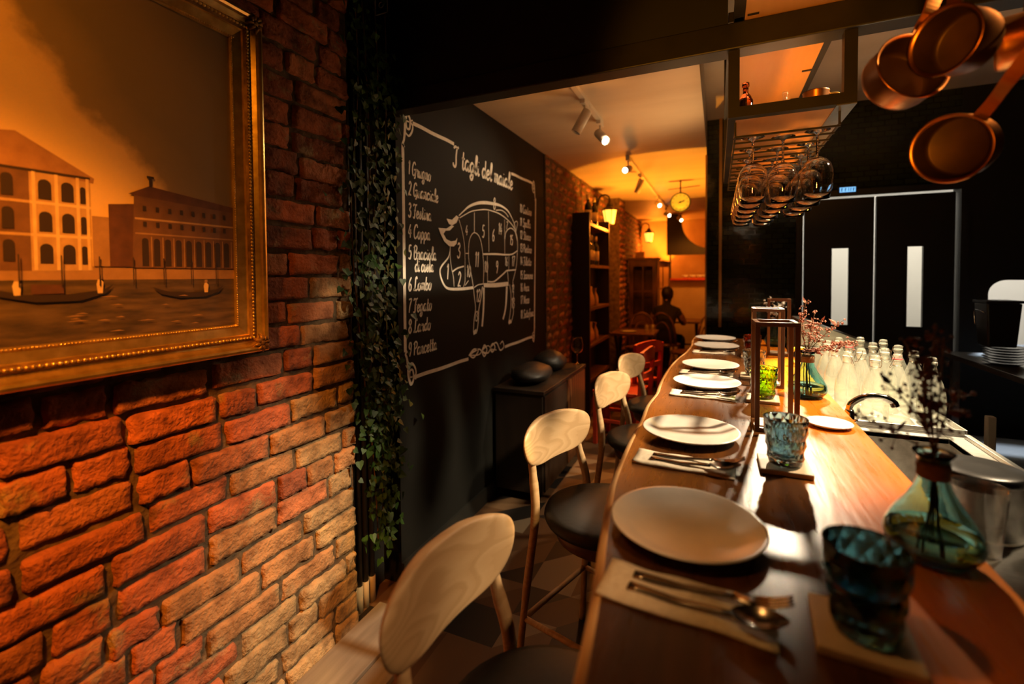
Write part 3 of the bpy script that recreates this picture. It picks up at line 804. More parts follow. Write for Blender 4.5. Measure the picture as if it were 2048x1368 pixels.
def bunch(loc,label,stems,m,seed,leafy=0,blob=0.006,dens=26):
    rn=random.Random(seed)
    t=empty('dried_flowers',loc,label,'flowers','dried flower bunches in the vases')
    bs=M(); bl=M(); lf=M()
    for tip in stems:
        tip=Vector(tip); base=Vector((rn.uniform(-.012,.012),rn.uniform(-.012,.012),-0.135))
        neck=Vector((rn.uniform(-.006,.006),rn.uniform(-.006,.006),0.0))
        mid=neck.lerp(tip,0.5)+Vector((rn.uniform(-.012,.012),rn.uniform(-.012,.012),0.01))
        path=smooth_path([base,neck,mid,tip],6); bs.tube(path,0.0014,5)
        for k in range(dens):
            q=rn.uniform(0.35,1.0); 
            p=path[min(len(path)-1,int((0.33+0.67*q)*(len(path)-1)))]
            d=Vector((rn.gauss(0,1),rn.gauss(0,1),rn.gauss(0.4,0.8))).normalized()*rn.uniform(0.006,0.030)*(1.25-0.6*q)
            bs.tube([p,p+d],0.0006,3)
            r=blob*rn.uniform(0.5,1.1)
            # small five sided floret
            c=p+d; ax=d.normalized(); u=ax.orthogonal().normalized(); v=ax.cross(u)
            vs=[c-ax*r*0.6,c+ax*r*0.8]+[c+(u*math.cos(2*PI*i/5)+v*math.sin(2*PI*i/5))*r for i in range(5)]
            bl.add(vs,[(0,2+(i+1)%5,2+i) for i in range(5)]+[(1,2+i,2+(i+1)%5) for i in range(5)])
        for k in range(leafy):
            p=path[rn.randrange(len(path)//3,len(path))]; d=Vector((rn.gauss(0,1),rn.gauss(0,1),rn.gauss(0.3,.6))).normalized()
            L=rn.uniform(0.018,0.034); sd=d.orthogonal().normalized(); w=L*0.28; nn=d.cross(sd)*0.004
            lf.add([p,p+d*L*0.35+sd*w,p+d*L,p+d*L*0.35-sd*w,p+d*L*0.45+nn],[(0,1,4),(1,2,4),(2,3,4),(3,0,4)])
    bs.build('stems','stem',t)
    tag(bl.build('blossoms',m,t),kind='stuff')
    if leafy: tag(lf.build('leaves',m,t),kind='stuff')
    return t
bunch((0.314,0.935,1.150),'tall dark dried flower stems in the nearest teal vase',[(-0.02,0.02,0.17),(0.01,0.0,0.20),(-0.06,0.03,0.13),(0.0,0.03,0.14),(-0.10,0.02,0.06),(0.03,-0.01,0.12),(0.005,0.015,0.22),(-0.015,-0.01,0.17),(-0.03,0.03,0.19)],'blossom_dark',5,2,0.0045,26)
bunch((0.306,2.000,1.150),'pink dried flower spray in the teal vase by the lantern',[(0.0,0.05,0.20),(-0.02,0.0,0.16),(0.05,0.05,0.13),(0.02,-0.02,0.17),(0.11,0.03,0.13),(0.13,0.0,0.06),(0.16,0.05,0.05),(0.09,-0.02,0.03),(0.02,0.02,0.12)],'blossom',9,6,0.0055,26)
bunch((0.338,3.360,1.150),'white dried flowers in the teal vase behind the far lantern',[(-0.06,0.0,0.13),(-0.02,0.02,0.15),(0.03,-0.02,0.12),(0.06,0.0,0.14),(0.0,0.0,0.10)],'blossom_white',12,8,0.007,16)
# yellow ring
b=M(); b.tube([(0.040*math.cos(a*PI/12),0,0.040+0.040*math.sin(a*PI/12)) for a in range(24)],0.0085,10,closed=True)
o=b.build('yellow_ring_ornament','yellow',loc=(0.372,2.66,1.0085)); tag(o,'yellow glazed ring standing upright on the bar behind the front lantern','ornament')

# ------------------------------------------------------------------ steel counter behind the bar
cz=0.88
sk=empty('steel_counter',(0.60,2.0,0),'brushed steel counter with an inset sink running behind the bar','counter')
def rs(x0,x1,y0,y1,z0,z1,b): b.bb(x0-0.60,x1-0.60,y0-2.0,y1-2.0,z0,z1)
b=M(); X0,X1=0.388,0.80; bx0,bx1,by0,by1=0.455,0.735,1.50,2.06
rs(X0,bx0,0.5,3.5,cz-0.02,cz,b); rs(bx1,X1,0.5,3.5,cz-0.02,cz,b); rs(bx0,bx1,0.5,by0,cz-0.02,cz,b); rs(bx0,bx1,by1,3.5,cz-0.02,cz,b)
rs(X1-0.018,X1,0.5,2.09,cz,cz+0.014,b)
b.build('worktop','steel',sk,bevel=0.003)
b=M()
rs(bx0-0.004,bx0,by0,by1,cz-0.20,cz,b); rs(bx1,bx1+0.004,by0,by1,cz-0.20,cz,b); rs(bx0,bx1,by0-0.004,by0,cz-0.20,cz,b); rs(bx0,bx1,by1,by1+0.004,cz-0.20,cz,b); rs(bx0,bx1,by0,by1,cz-0.204,cz-0.20,b)
b.build('sink_basin','steel',sk)
b=M(); b.lathe([(0,cz-0.199),(0.028,cz-0.199),(0.030,cz-0.196),(0,cz-0.197)],(0.0,-0.22,0),20); b.build('drain','chrome',sk)
b=M(); rs(0.41,0.78,0.55,3.45,0.08,cz-0.205,b); rs(0.41,0.45,0.55,3.45,cz-0.205,cz-0.021,b); rs(0.745,0.78,0.55,3.45,cz-0.205,cz-0.021,b); b.build('base_cabinet','dark_wood',sk)
# drainer tray
b=M(); b.bb(-0.19,0.19,-0.455,0.455,0,0.004)
for s in (-1,1): b.bb(s*0.19-0.006*(s>0),s*0.19+0.006*(s<0),-0.455,0.455,0.004,0.022); b.bb(-0.184,0.184,s*0.455-0.006*(s>0),s*0.455+0.006*(s<0),0.004,0.022)
tag(b.build('drainer_tray','steel',loc=(0.612,2.565,cz+0.0005),bevel=0.002),'shallow steel tray under the crowd of clear bottles','tray')
# tap
t=empty('sink_tap',(0.424,1.95,cz),'chrome sink tap with a low curved spout','tap')
b=M(); b.lathe([(0,0),(0.024,0),(0.024,0.012),(0.016,0.02),(0.015,0.09),(0.012,0.10),(0,0.10)],n=24); b.build('tap_base','chrome',t)
b=M(); b.tube(smooth_path([(0,0,0.085),(0.004,0,0.118),(0.040,0,0.146),(0.085,0,0.152),(0.118,0,0.140),(0.128,0,0.122)],6),[0.0105]*20+[0.0115]*6+[0.013]*5,14); b.build('spout','chrome',t)
b=M(); b.tube([(0,-0.012,0.06),(0.01,-0.05,0.075)],0.005,8); b.build('lever','chrome',t)

MT['white_rubber']=mat('pale_rubber',(0.6,0.55,0.48),0.6)
# clear swing-top bottles
def bottle():
    t=empty('swing_top_bottle',(0,0,0),'x','bottle','clear swing-top bottles on the steel tray')
    b=M(); prof=[(0,0.004),(0.034,0.002),(0.040,0.004),(0.0435,0.012),(0.0435,0.095),(0.0410,0.122),(0.033,0.154),(0.0225,0.182),(0.0155,0.202),(0.0140,0.218),(0.0170,0.222),(0.0170,0.230),(0.0140,0.233)]
    b.lathe(prof,n=28); b.build('body','bottle_glass',t)
    b=M(); b.lathe([(0,0.2265),(0.0125,0.2265),(0.0150,0.232),(0.0155,0.243),(0.013,0.250),(0.004,0.252),(0,0.252)],n=20); tag(b.build('stopper','bottle_glass',t),'clear domed stopper')
    b=M(); b.lathe([(0.0126,0.2295),(0.0160,0.2295),(0.0160,0.2330),(0.0126,0.2330),(0.0126,0.2295)],n=20); b.build('gasket','white_rubber',t)
    b=M(); 
    for s in (-1,1): b.tube(smooth_path([(0.004*s,0.0165*s,0.245),(0.006,0.019*s,0.232),(0.014,0.019*s,0.214),(0.020,0.016*s,0.200)],4),0.0011,5)
    b.tube([(0.020,-0.016,0.200),(0.024,0,0.194),(0.020,0.016,0.200)],0.0011,5); b.tube([(0.0152*math.cos(a*PI/8),0.0152*math.sin(a*PI/8),0.206) for a in range(16)],0.001,5,closed=True)
    b.build('wire_bail','wire',t); return t
b0=bottle(); first=True
rown=['front row beside the tap','second row from the tap','third row from the tap','back row of the tray']
coln=['leftmost','second from the left','third from the left','rightmost']
for r,y in enumerate((2.225,2.395,2.57,2.765)):
    for c,x in enumerate((0.483,0.568,0.656,0.743)):
        if r==0 and c==0: x+=0.01
        xx=x+0.006*math.sin(7*r+3*c)-0.006; yy=y+(0.0 if c%2 else 0.055)+0.01*math.sin(5*c+r)
        lab='clear swing-top bottle, %s in the %s'%(coln[c],rown[r]); rz=1.3*c+2.1*r
        if first: b0.location=(xx,yy,cz+0.0048); b0.rotation_euler=(0,0,rz); b0['label']=lab; first=False
        else:
            d=dup(b0,(xx,yy,cz+0.0048),rz,lab)
            if (r,c) in ((0,0),(0,2),(2,1)):
                for ch in d.children:
                    if ch.name.startswith('gasket'):
                        ch.data=ch.data.copy(); ch.data.materials[0]=MT['red_rubber']; ch['label']='red rubber gasket'

# lidded jar and clear tumblers at the near end of the steel counter
t=empty('glass_canister',(0.535,1.355,cz),'wide glass canister of black coffee beans with a dark lid','jar')
b=M(); b.lathe([(0,0.001),(0.070,0.001),(0.076,0.006),(0.076,0.122),(0.074,0.122),(0.074,0.008),(0.068,0.004),(0,0.004)],n=40); b.build('jar_body','clear_glass',t)
b=M(); b.lathe([(0,0.005),(0.0725,0.007),(0.0725,0.108),(0,0.110)],n=36); tag(b.build('contents','seat_black',t),'black contents')
b=M(); b.lathe([(0,0.1225),(0.078,0.1225),(0.080,0.127),(0.080,0.136),(0.074,0.141),(0.030,0.137),(0,0.136)],n=40); tag(b.build('lid','black_plastic',t),'glossy black lid')
def clear_tumbler(loc,label):
    b=M(); b.lathe([(0,0.001),(0.033,0.001),(0.036,0.004),(0.047,0.140),(0.0455,0.140),(0.0345,0.010),(0,0.008)],n=36)
    return tag(b.build('clear_tumbler','clear_glass',loc=loc),label,'tumbler','plain clear tumblers on the steel counter')
clear_tumbler((0.486,1.235,cz),'plain clear tumbler just behind the nearest teal vase')
clear_tumbler((0.635,1.260,cz),'plain clear tumbler right of the black-lidded canister')
# stainless ice bin with a sloping lid behind the bottles
t=empty('ice_bin',(0.62,3.28,cz),'stainless ice bin with a sloping lid behind the bottles','bin')
b=M(); b.bb(-0.17,0.17,-0.16,0.18,0,0.16); b.build('bin_body','steel',t,bevel=0.004)
b=M(); b.prism([(-0.18,0.162),(0.19,0.162),(0.19,0.172),(-0.14,0.305),(-0.18,0.305)],lambda u,v,w:(u,-0.165+w,v),0.35); b.build('lid','steel',t,bevel=0.003)

# ------------------------------------------------------------------ hanging iron shelf over the bar
hs=empty('hanging_shelf',(0.215,2.33,2.193),'black iron hanging shelf with oiled wooden boards over the bar','shelf')
def hb(b,x0,x1,y0,y1,z0,z1): b.bb(x0-0.215,x1-0.215,y0-2.33,y1-2.33,z0-2.193,z1-2.193)
x0,x1,y0,y1=0.031,0.387,1.735,2.95; p=0.034
for (px,py) in ((x0,y0),(x1-p,y0),(x0,y1-p),(x1-p,y1-p)):
    b=M(); hb(b,px,px+p,py,py+p,1.973,2.193 if py==y0 else 2.795); b.build('post','steel_black',hs)
for (zz,n) in ((1.973,'lower'),(2.320,'upper')):
    b=M()
    hb(b,x0+p,x1-p,y0+(0.066 if n=='upper' else 0),y0+p+(0.066 if n=='upper' else 0),zz,zz+0.034); hb(b,x0+p,x1-p,y1-p,y1,zz,zz+0.034); hb(b,x0,x0+p*0.7,y0+p+(0.034 if n=='upper' else 0),y1-p,zz,zz+0.034); hb(b,x1-p*0.7,x1,y0+p+(0.034 if n=='upper' else 0),y1-p,zz,zz+0.034)
    for yy in (2.0,2.35,2.7):
        hb(b,x1-p*0.7-0.035,x1-p*0.7,yy,yy+0.012,zz-0.003,zz)
        hb(b,x0+p*0.7,x0+p*0.7+0.03,yy,yy+0.012,zz-0.003,zz)
    b.build('rail','steel_black',hs)
    b=M(); hb(b,x0+p*0.7,x1-p*0.7,y0+p,y1-p,zz+0.001,zz+0.022); b.build('shelf_board','shelf_board',hs)
# steel lip under the right edge of the lower board
b=M(); hb(b,x1-0.052,x1,y0+0.002,y1,1.9695,1.9728); tag(b.build('edge_strip','steel',hs),'pale steel edge strip')
b=M()
hb(b,0.052,0.058,1.79,2.92,1.926,1.932); hb(b,0.352,0.358,1.79,2.92,1.926,1.932)
for i in range(14):
    yy=1.80+i*0.085; hb(b,0.052,0.358,yy-0.003,yy+0.003,1.921,1.927)
for yy in (1.80,2.31,2.90):
    for xx in (0.055,0.355): hb(b,xx-0.003,xx+0.003,yy-0.003,yy+0.003,1.926,1.975)
b.build('glass_rack','steel_black',hs)
# plank resting on the beam and its uprights
b=M(); hb(b,0.078,0.385,1.20,1.745,2.281,2.303); b.build('shelf_board','shelf_board',hs)
b=M(); hb(b,0.046,0.078,1.20,1.735,2.279,2.31); hb(b,0.385,0.415,1.20,1.735,2.279,2.31); hb(b,0.085,0.118,1.690,1.700,2.2785,2.281)
b.build('rail','steel_black',hs)
for xx in (0.048,0.386):
    b=M(); hb(b,xx,xx+0.026,1.700,1.728,2.279,3.0); b.build('post','steel_black',hs)
light('shelf_fill_light','AREA',(0.20,2.42,2.02),0.45,(1.0,0.25,0.012),(0.20,2.42,3.0),shape='RECTANGLE',size=0.24,size_y=0.9)  # unseen uplight added inside the shelf to brighten the upper board

# wine glasses hanging upside down
def wineglass():
    t=empty('wine_glass',(0,0,0),'x','wine glass','wine glasses hanging from the rack')
    b=M(); b.lathe([(0,0.0),(0.036,-0.0005),(0.0375,-0.0015),(0.030,-0.0035),(0.008,-0.009),(0.0045,-0.014),(0,-0.014)],n=28); b.build('foot','wine_glass',t)
    b=M(); b.lathe([(0,-0.0135),(0.0045,-0.0135),(0.0036,-0.03),(0.0036,-0.075),(0.0055,-0.088),(0.0,-0.090)],n=12); b.build('stem','wine_glass',t)
    b=M(); b.lathe([(0,-0.086),(0.012,-0.089),(0.028,-0.098),(0.041,-0.115),(0.0475,-0.137),(0.0485,-0.155),(0.0455,-0.180),(0.0395,-0.208),(0.0365,-0.226),(0.0358,-0.226),(0.0352,-0.2255),(0.0383,-0.207),(0.0443,-0.180),(0.0473,-0.155),(0.0463,-0.138),(0.0400,-0.117),(0.0275,-0.101),(0.012,-0.0925),(0,-0.091)],n=36); b.build('bowl','wine_glass',t)
    return t
w0=wineglass(); first=True
rowN=['front row','second row','third row','fourth row','fifth row','sixth and last row']
colN=['left column','middle column','right column']
for r in range(6):
    for c in range(3):
        if r>=4 and c==2: continue
        x=0.112+0.0955*c; y=1.845+0.170*r+(0.035 if c==1 else 0)
        lab='upside-down wine glass on the ceiling rack, %s, %s'%(rowN[r],colN[c])
        if first: w0.location=(x,y,1.9285); w0['label']=lab; first=False
        else: dup(w0,(x,y,1.9285),0.4*r+c,lab)
# things on the lower board
t=empty('copper_mug',(0.300,1.86,1.9955),'small copper mug with a side handle on the hanging shelf','mug')
b=M(); b.lathe([(0,0),(0.036,0),(0.038,0.004),(0.038,0.062),(0.0395,0.064),(0.037,0.064),(0.036,0.006),(0,0.006)],n=32); b.build('cup','copper',t)
b=M(); b.tube(smooth_path([(0.037,0,0.054),(0.062,0,0.052),(0.066,0,0.034),(0.056,0,0.016),(0.037,0,0.014)],5),0.0035,8); tag(b.build('handle','gold',t),'brass handle')
def minibottle(loc,m,label,s):
    b=M(); b.lathe([(0,0),(0.022,0),(0.024,0.004),(0.024,0.06),(0.018,0.075),(0.009,0.088),(0.009,0.108),(0.012,0.11),(0.012,0.122),(0,0.122)],n=24)
    o=b.build('small_bottle',m,loc=loc); o.scale=(s,s,s); return tag(o,label,'bottle','small bottles on the hanging shelf')
minibottle((0.088,1.84,1.9955),'tumbler_amber','small amber bottle at the left end of the hanging shelf',1.0)
minibottle((0.215,1.90,1.9955),'clear_glass','small clear bottle in the middle of the hanging shelf',0.75)

# ------------------------------------------------------------------ copper pans on an iron rail
pr_=empty('pan_rail',(0.60,1.24,2.14),'black iron rail overhead that the copper pans hang from','rail')
b=M(); b.tube([(-0.45,0,0),(0.75,0,0)],0.009,10); b.build('bar','iron',pr_)
for x in (-0.35,0.65):
    b=M(); b.tube([(x,0,0.0),(x,0,0.858)],0.006,8); b.build('hanger','iron',pr_)
PK=0.80
def pan(loc,mouth,hand,r,h,hl,label,hook):
    loc=(loc[0]*PK,loc[1]*PK,1.45+(loc[2]-1.45)*PK); r*=PK; h*=PK; hl*=PK; hook=(hook[0]*PK+0.02,1.24,2.134)
    t=empty('copper_pan',(0,0,0),label,'pan','copper pans hanging from the iron rail')
    z=Vector(mouth).normalized(); x=Vector(hand); x=(x-z*x.dot(z)).normalized(); y=z.cross(x)
    mx=Matrix((x,y,z)).transposed().to_4x4(); mx.translation=Vector(loc); t.matrix_world=mx
    b=M(); b.lathe([(0,-h/2),(r*0.90,-h/2),(r*0.97,-h/2+0.006),(r,-h/2+0.016),(r,h/2-0.004),(r+0.004,h/2),(r+0.001,h/2+0.001),(r-0.003,h/2-0.004)],n=48)
    b.build('body','copper',t)
    b=M(); b.lathe([(r-0.0032,h/2-0.004),(r-0.0035,-h/2+0.016),(r*0.93,-h/2+0.006),(r*0.85,-h/2+0.0035),(0,-h/2+0.0035)],n=48); tag(b.build('lining','copper_in',t),'dull dark lining')
    b=M(); pts=smooth_path([(r-0.001,0,h*0.22),(r+0.035,0,h*0.30),(r+hl*0.55,0,h*0.55),(r+hl,0,h*0.62)],6)
    vs=[];fs=[]
    for i,p in enumerate(pts):
        u=i/(len(pts)-1); w=0.012-0.003*math.sin(PI*u)+0.003*u; th=0.003
        vs+=[(p.x,p.y-w,p.z+th),(p.x,p.y+w,p.z+th),(p.x,p.y+w,p.z-th),(p.x,p.y-w,p.z-th)]
    for i in range(len(pts)-1):
        for k in range(4):
            a=i*4+k; c=i*4+(k+1)%4; fs.append((a,c,c+4,a+4))
    fs.append((0,1,2,3)); e=(len(pts)-1)*4; fs.append((e+3,e+2,e+1,e))
    b.add(vs,fs); b.build('handle','copper',t)
    end=mx@Vector((r+hl-0.012,0,h*0.62)); inv=mx.inverted()
    b=M(); b.tube([inv@Vector(end),inv@Vector((end.x,end.y,end.z+0.02)),inv@Vector((hook[0],hook[1],hook[2]))],0.003,8); b.build('hook','iron',t)
pan((0.428,1.500,1.955),(0.35,-0.95,0.20),(0.35,0.05,0.95),0.083,0.075,0.135,'large copper pan hanging nearest the iron shelf, others overlapping it',(0.47,1.722,2.196))
pan((0.505,1.420,1.985),(-0.75,-0.60,-0.05),(0.30,0.1,0.95),0.072,0.085,0.12,'middle copper pan hanging in front of the large one, rim facing left',(0.53,1.722,2.196))
pan((0.530,1.480,1.755),(-0.62,-0.75,-0.22),(0.72,0.10,0.68),0.076,0.075,0.17,'lowest copper pan, dark round mouth turned to the camera',(0.70,1.722,2.196))
pan((0.672,1.575,2.02),(0.9,-0.4,0.0),(0.0,0.1,1.0),0.065,0.07,0.10,'copper pan at the right edge, only its side and strap handle showing',(0.70,1.722,2.196))

# ------------------------------------------------------------------ right side: work counter, stack, box, sign
t=empty('work_counter',(1.968,3.45,0),'steel kitchen counter below the bright serving hatch','counter')
b=M(); b.bb(-0.50,0.75,-0.55,0.80,0.865,0.90); b.build('worktop','steel',t,bevel=0.003)
for sx in (-0.45,0.70):
    for sy in (-0.5,0.75):
        b=M(); b.bb(sx-0.02,sx+0.02,sy-0.02,sy+0.02,0,0.865); b.build('leg','steel',t)
b=M(); b.bb(-0.46,0.71,-0.51,0.76,0.30,0.33); b.build('undershelf','steel',t)
b=M(); b.lathe([(0,0),(0.06,0),(0.095,0.012),(0.098,0.014),(0.06,0.006),(0,0.005)],n=32)
po=tag(b.build('dark_plate','black_plastic',loc=(1.585,3.75,0.901)),'','plate','dark plates stacked on the steel kitchen counter')
names=['bottom','second from the bottom','third from the bottom','fourth from the bottom','fifth from the bottom','sixth from the bottom','top']
for i in range(7):
    lab='dark round plate in the stack under the black tub, %s one'%names[i]
    if i==0: po['label']=lab
    else: dup(po,(1.585+0.003*math.sin(i*2),3.75+0.003*math.cos(i*3),0.901+i*0.0155),0,lab)
po_top=0.901+6*0.0155+0.0155
t=empty('plastic_tub',(1.548,3.75,po_top),'tall dark plastic tub standing on the stack of dark plates','tub')
b=M(); b.box((0,0,0.13),(0.13,0.13,0.26),taper=1.22); b.build('tub_body','black_plastic',t,bevel=0.008)
b=M(); b.box((0,0,0.269),(0.17,0.17,0.016)); b.build('lid','black_plastic',t,bevel=0.004)
b=M(); b.tube(smooth_path([(-0.076,-0.05,0.20),(-0.088,-0.045,0.21),(-0.088,0.045,0.21),(-0.082,0.05,0.12)],5),0.0035,6); tag(b.build('wire_handle','chrome',t),'thin steel wire handle')
t=empty('lit_sign',(0.93,KY-0.012,2.11),'small lit blue sign box over the double doors','sign')
b=M(); b.bb(-0.06,0.06,-0.02,0.012,-0.026,0.026); b.build('sign_box','black_plastic',t)
b=M(); b.bb(-0.052,0.052,-0.0225,-0.0205,-0.019,0.019); b.build('sign_face','sign_blue',t)
b=M()
for k,(a,c) in enumerate(((-0.042,0.012),(-0.018,0.010),(0.004,0.006),(0.018,0.008),(0.034,0.012))): b.bb(a,a+c*0.5,-0.0240,-0.0228,-0.012,0.012); b.bb(a,a+c,-0.0240,-0.0228,0.006,0.010)
b.build('sign_marks','black_plastic',t)
b=M(); b.bb(-0.016,0.016,-0.016,0.016,0,0.80); tag(b.build('wooden_post','grey_pvc',loc=(1.14,2.80,0),bevel=0.004),'pale wooden post standing right of the steel counter','post')

light('under_shelf_fill','SPOT',(0.74,2.40,1.22),58,(1.0,0.34,0.02),(0.20,2.30,1.97),spot_size=R(56),spot_blend=0.7,shadow_soft_size=0.05)  # added lamp without a fixture, lights the lower board from below
light('kitchen_ceiling_fill','SPOT',(1.10,3.4,1.75),8,(1.0,0.62,0.32),(0.75,3.1,2.8),spot_size=R(110),spot_blend=0.8,shadow_soft_size=0.1)  # added uplight, brightens the ceiling on the kitchen side

# ------------------------------------------------------------------ framed painting
FX=-1.318
pt=empty('framed_painting',(FX*0.972,0.42*0.972,1.45+0.29*0.972),'large gilt-framed oil painting of a canal at dusk on the brick wall','painting'); pt.scale=(0.972,0.972,0.972)
def pl(y,z): return (y-0.42,z-1.74)
OY0,OY1,OZ0,OZ1=-0.26,1.050,1.222,2.262
def frame_ring(b,prof,mi=0):
    # prof: list of (inset, height) swept with mitred corners round the outer rectangle
    cs=[(OY0,OZ0,1,1),(OY1,OZ0,-1,1),(OY1,OZ1,-1,-1),(OY0,OZ1,1,-1)]
    vs=[];fs=[];n=len(prof)
    for (y,z,sy,sz) in cs:
        for (i,h) in prof:
            q=pl(y+sy*i,z+sz*i); vs.append((h,q[0],q[1]))
    for c in range(4):
        for k in range(n-1):
            a=c*n+k; d=((c+1)%4)*n+k; fs.append((a,a+1,d+1,d))
    b.add(vs,fs,mi)
b=M(); frame_ring(b,[(0.0,-0.038),(0.0,0.006),(0.004,0.012),(0.010,0.014),(0.016,0.010),(0.020,0.002),(0.030,-0.008),(0.036,-0.010)])
tag(b.build('outer_moulding','gold',pt),'bright gilt outer cove')
b=M(); frame_ring(b,[(0.036,-0.010),(0.038,-0.004),(0.042,-0.002),(0.048,-0.003),(0.054,-0.010)])
tag(b.build('ornament_band','gold_dark',pt),'worn dark ornamented band')
b=M(); frame_ring(b,[(0.054,-0.010),(0.056,-0.016),(0.080,-0.022),(0.082,-0.020),(0.086,-0.020),(0.0885,-0.024),(0.0885,-0.030)])
tag(b.build('inner_liner','gold',pt),'flat gilt inner liner')
for (i,rr,h,nm_) in ((0.0455,0.0042,-0.001,'outer_beading'),(0.0845,0.0026,-0.0195,'inner_beading')):
    b=M()
    y0_,y1_,z0_,z1_=OY0+i,OY1-i,OZ0+i,OZ1-i; st=rr*2.6
    k=0.35; y=max(0.35,y0_)
    while y<y1_: 
        q=pl(y,z0_); b.sphere((h,q[0],q[1]),rr,6,0,(1,1.25,1)); y+=st
        q=pl(y,z1_)
        if y>0.8: b.sphere((h,q[0],q[1]),rr,6,0,(1,1.25,1))
    z=z0_
    while z<z1_:
        q=pl(y1_,z); b.sphere((h,q[0],q[1]),rr,6,0,(1,1,1.25)); z+=st
    b.build(nm_,'gold',pt)
for (y,z) in ((OY1-0.026,OZ0+0.026),(OY1-0.026,OZ1-0.026),(OY0+0.026,OZ0+0.026),(OY0+0.026,OZ1-0.026)):
    b=M(); q=pl(y,z)
    b.sphere((0.008,q[0],q[1]),0.013,10,0,(0.8,1,1))
    for k in range(8):
        a=2*PI*k/8+0.2; L=0.030
        b.tube([(0.006,q[0],q[1]),(0.014,q[0]+L*0.55*math.cos(a),q[1]+L*0.55*math.sin(a)),(0.004,q[0]+L*math.cos(a),q[1]+L*math.sin(a))],[0.004,0.008,0.0025],6)
    b.build('corner_ornament','gold_dark',pt)
def sky_mat():
    m=mat('painted_sky',(0.4,0.25,0.12),0.45)
    v=coords(m,(1,1,1)); s=nd(m,'ShaderNodeSeparateXYZ'); lk(m,v,s.inputs[0])
    n=nd(m,'ShaderNodeTexNoise'); n.inputs['Scale'].default_value=4.5; n.inputs['Detail'].default_value=9; n.inputs['Roughness'].default_value=0.62; lk(m,v,n.inputs['Vector'])
    # boundary of bright cloud: running down to the right
    a=nd(m,'ShaderNodeMath',operation='MULTIPLY_ADD'); a.inputs[1].default_value=1.15; lk(m,s.outputs[1],a.inputs[0]); lk(m,s.outputs[2],a.inputs[2])
    c=nd(m,'ShaderNodeMath',operation='MULTIPLY_ADD'); c.inputs[1].default_value=0.30; lk(m,n.outputs['Fac'],c.inputs[0]); lk(m,a.outputs[0],c.inputs[2])
    col=ramp(m,c.outputs[0],[(0.0,(0.62,0.42,0.20)),(0.40,(0.66,0.46,0.22)),(0.47,(0.60,0.40,0.18)),(0.53,(0.22,0.16,0.085)),(0.68,(0.16,0.125,0.075)),(1.0,(0.20,0.15,0.085))])
    lk(m,col,bsdf(m).inputs['Base Color']); bump(m,n.outputs['Fac'],0.08,0.004); return m
MT['p_sky']=sky_mat()
MT['p_stone']=noise_mat('painted_stone',(0.36,0.22,0.10),(0.48,0.31,0.15),30,0.5)
MT['p_stone_dark']=noise_mat('painted_dark_stone',(0.11,0.055,0.028),(0.17,0.085,0.04),30,0.5)
MT['p_roof']=noise_mat('painted_roof',(0.26,0.13,0.06),(0.34,0.18,0.08),40,0.5)
MT['p_roof_dark']=noise_mat('painted_dark_roof',(0.07,0.03,0.018),(0.11,0.045,0.025),40,0.5)
MT['p_dark']=mat('painted_dark_openings',(0.03,0.018,0.012),0.5)
MT['p_water']=noise_mat('painted_water',(0.035,0.026,0.018),(0.13,0.085,0.045),26,0.45,stretch=(1,0.5,3))
MT['p_quay']=noise_mat('painted_quay',(0.26,0.15,0.07),(0.34,0.20,0.10),30,0.5)
MT['p_light']=noise_mat('painted_highlight',(0.55,0.38,0.20),(0.68,0.50,0.28),40,0.5)
b=M(); L=[0.0]
PX=-0.0285
def poly(pts,mi):
    L[0]+=1
    h=PX+0.00007*L[0]
    b.add([(h,)+pl(y,z) for y,z in pts],[tuple(range(len(pts)))],mi)
def rect(y0,y1,z0,z1,mi): poly([(y0,z0),(y1,z0),(y1,z1),(y0,z1)],mi)
def arch(y,z0,z1,w,mi):
    poly([(y-w/2,z0),(y+w/2,z0)]+[(y+w/2*math.cos(a*PI/6),z1-w/2+w/2*math.sin(a*PI/6)) for a in range(7)],mi)
CY0,CY1,CZ0,CZ1=OY0+0.088,OY1-0.088,OZ0+0.088,OZ1-0.088
poly([(CY0,CZ0),(CY1,CZ0),(CY1,CZ1),(CY0,CZ1)],0)
rect(CY0,CY1,CZ0,1.452,6)                 # water
rect(CY0,CY1,1.450,1.482,7)               # quay
# left palace: lit corner facade and darker side, hipped roof
poly([(0.10,1.470),(0.505,1.470),(0.505,1.690),(0.10,1.685)],2)
poly([(0.505,1.470),(0.612,1.472),(0.612,1.678),(0.505,1.690)],1)
poly([(0.06,1.678),(0.486,1.764),(0.620,1.688),(0.618,1.676),(0.50,1.688)],3)
rect(0.10,0.612,1.683,1.689,5)
for z in (1.545,1.615): rect(0.505,0.612,z,z+0.006,8); rect(0.10,0.505,z,z+0.006,1)
for y in (0.512,0.550,0.588,0.606): rect(y-0.003,y+0.003,1.472,1.684,8)
for i,y in enumerate((0.530,0.569)):
    for z in (1.486,1.556,1.626): arch(y,z,z+0.044,0.022,5)
arch(0.597,1.626,1.664,0.010,5); arch(0.597,1.556,1.596,0.010,5); arch(0.597,1.486,1.528,0.010,5)
for y in (0.47,0.44,0.40,0.36,0.32,0.28,0.2,0.15):
    for z in (1.490,1.558,1.628): arch(y,z,z+0.046,0.018,5)
# middle dim houses
poly([(0.612,1.482),(0.665,1.482),(0.665,1.60),(0.612,1.60)],7)
poly([(0.645,1.482),(0.70,1.482),(0.70,1.640),(0.645,1.632)],4)
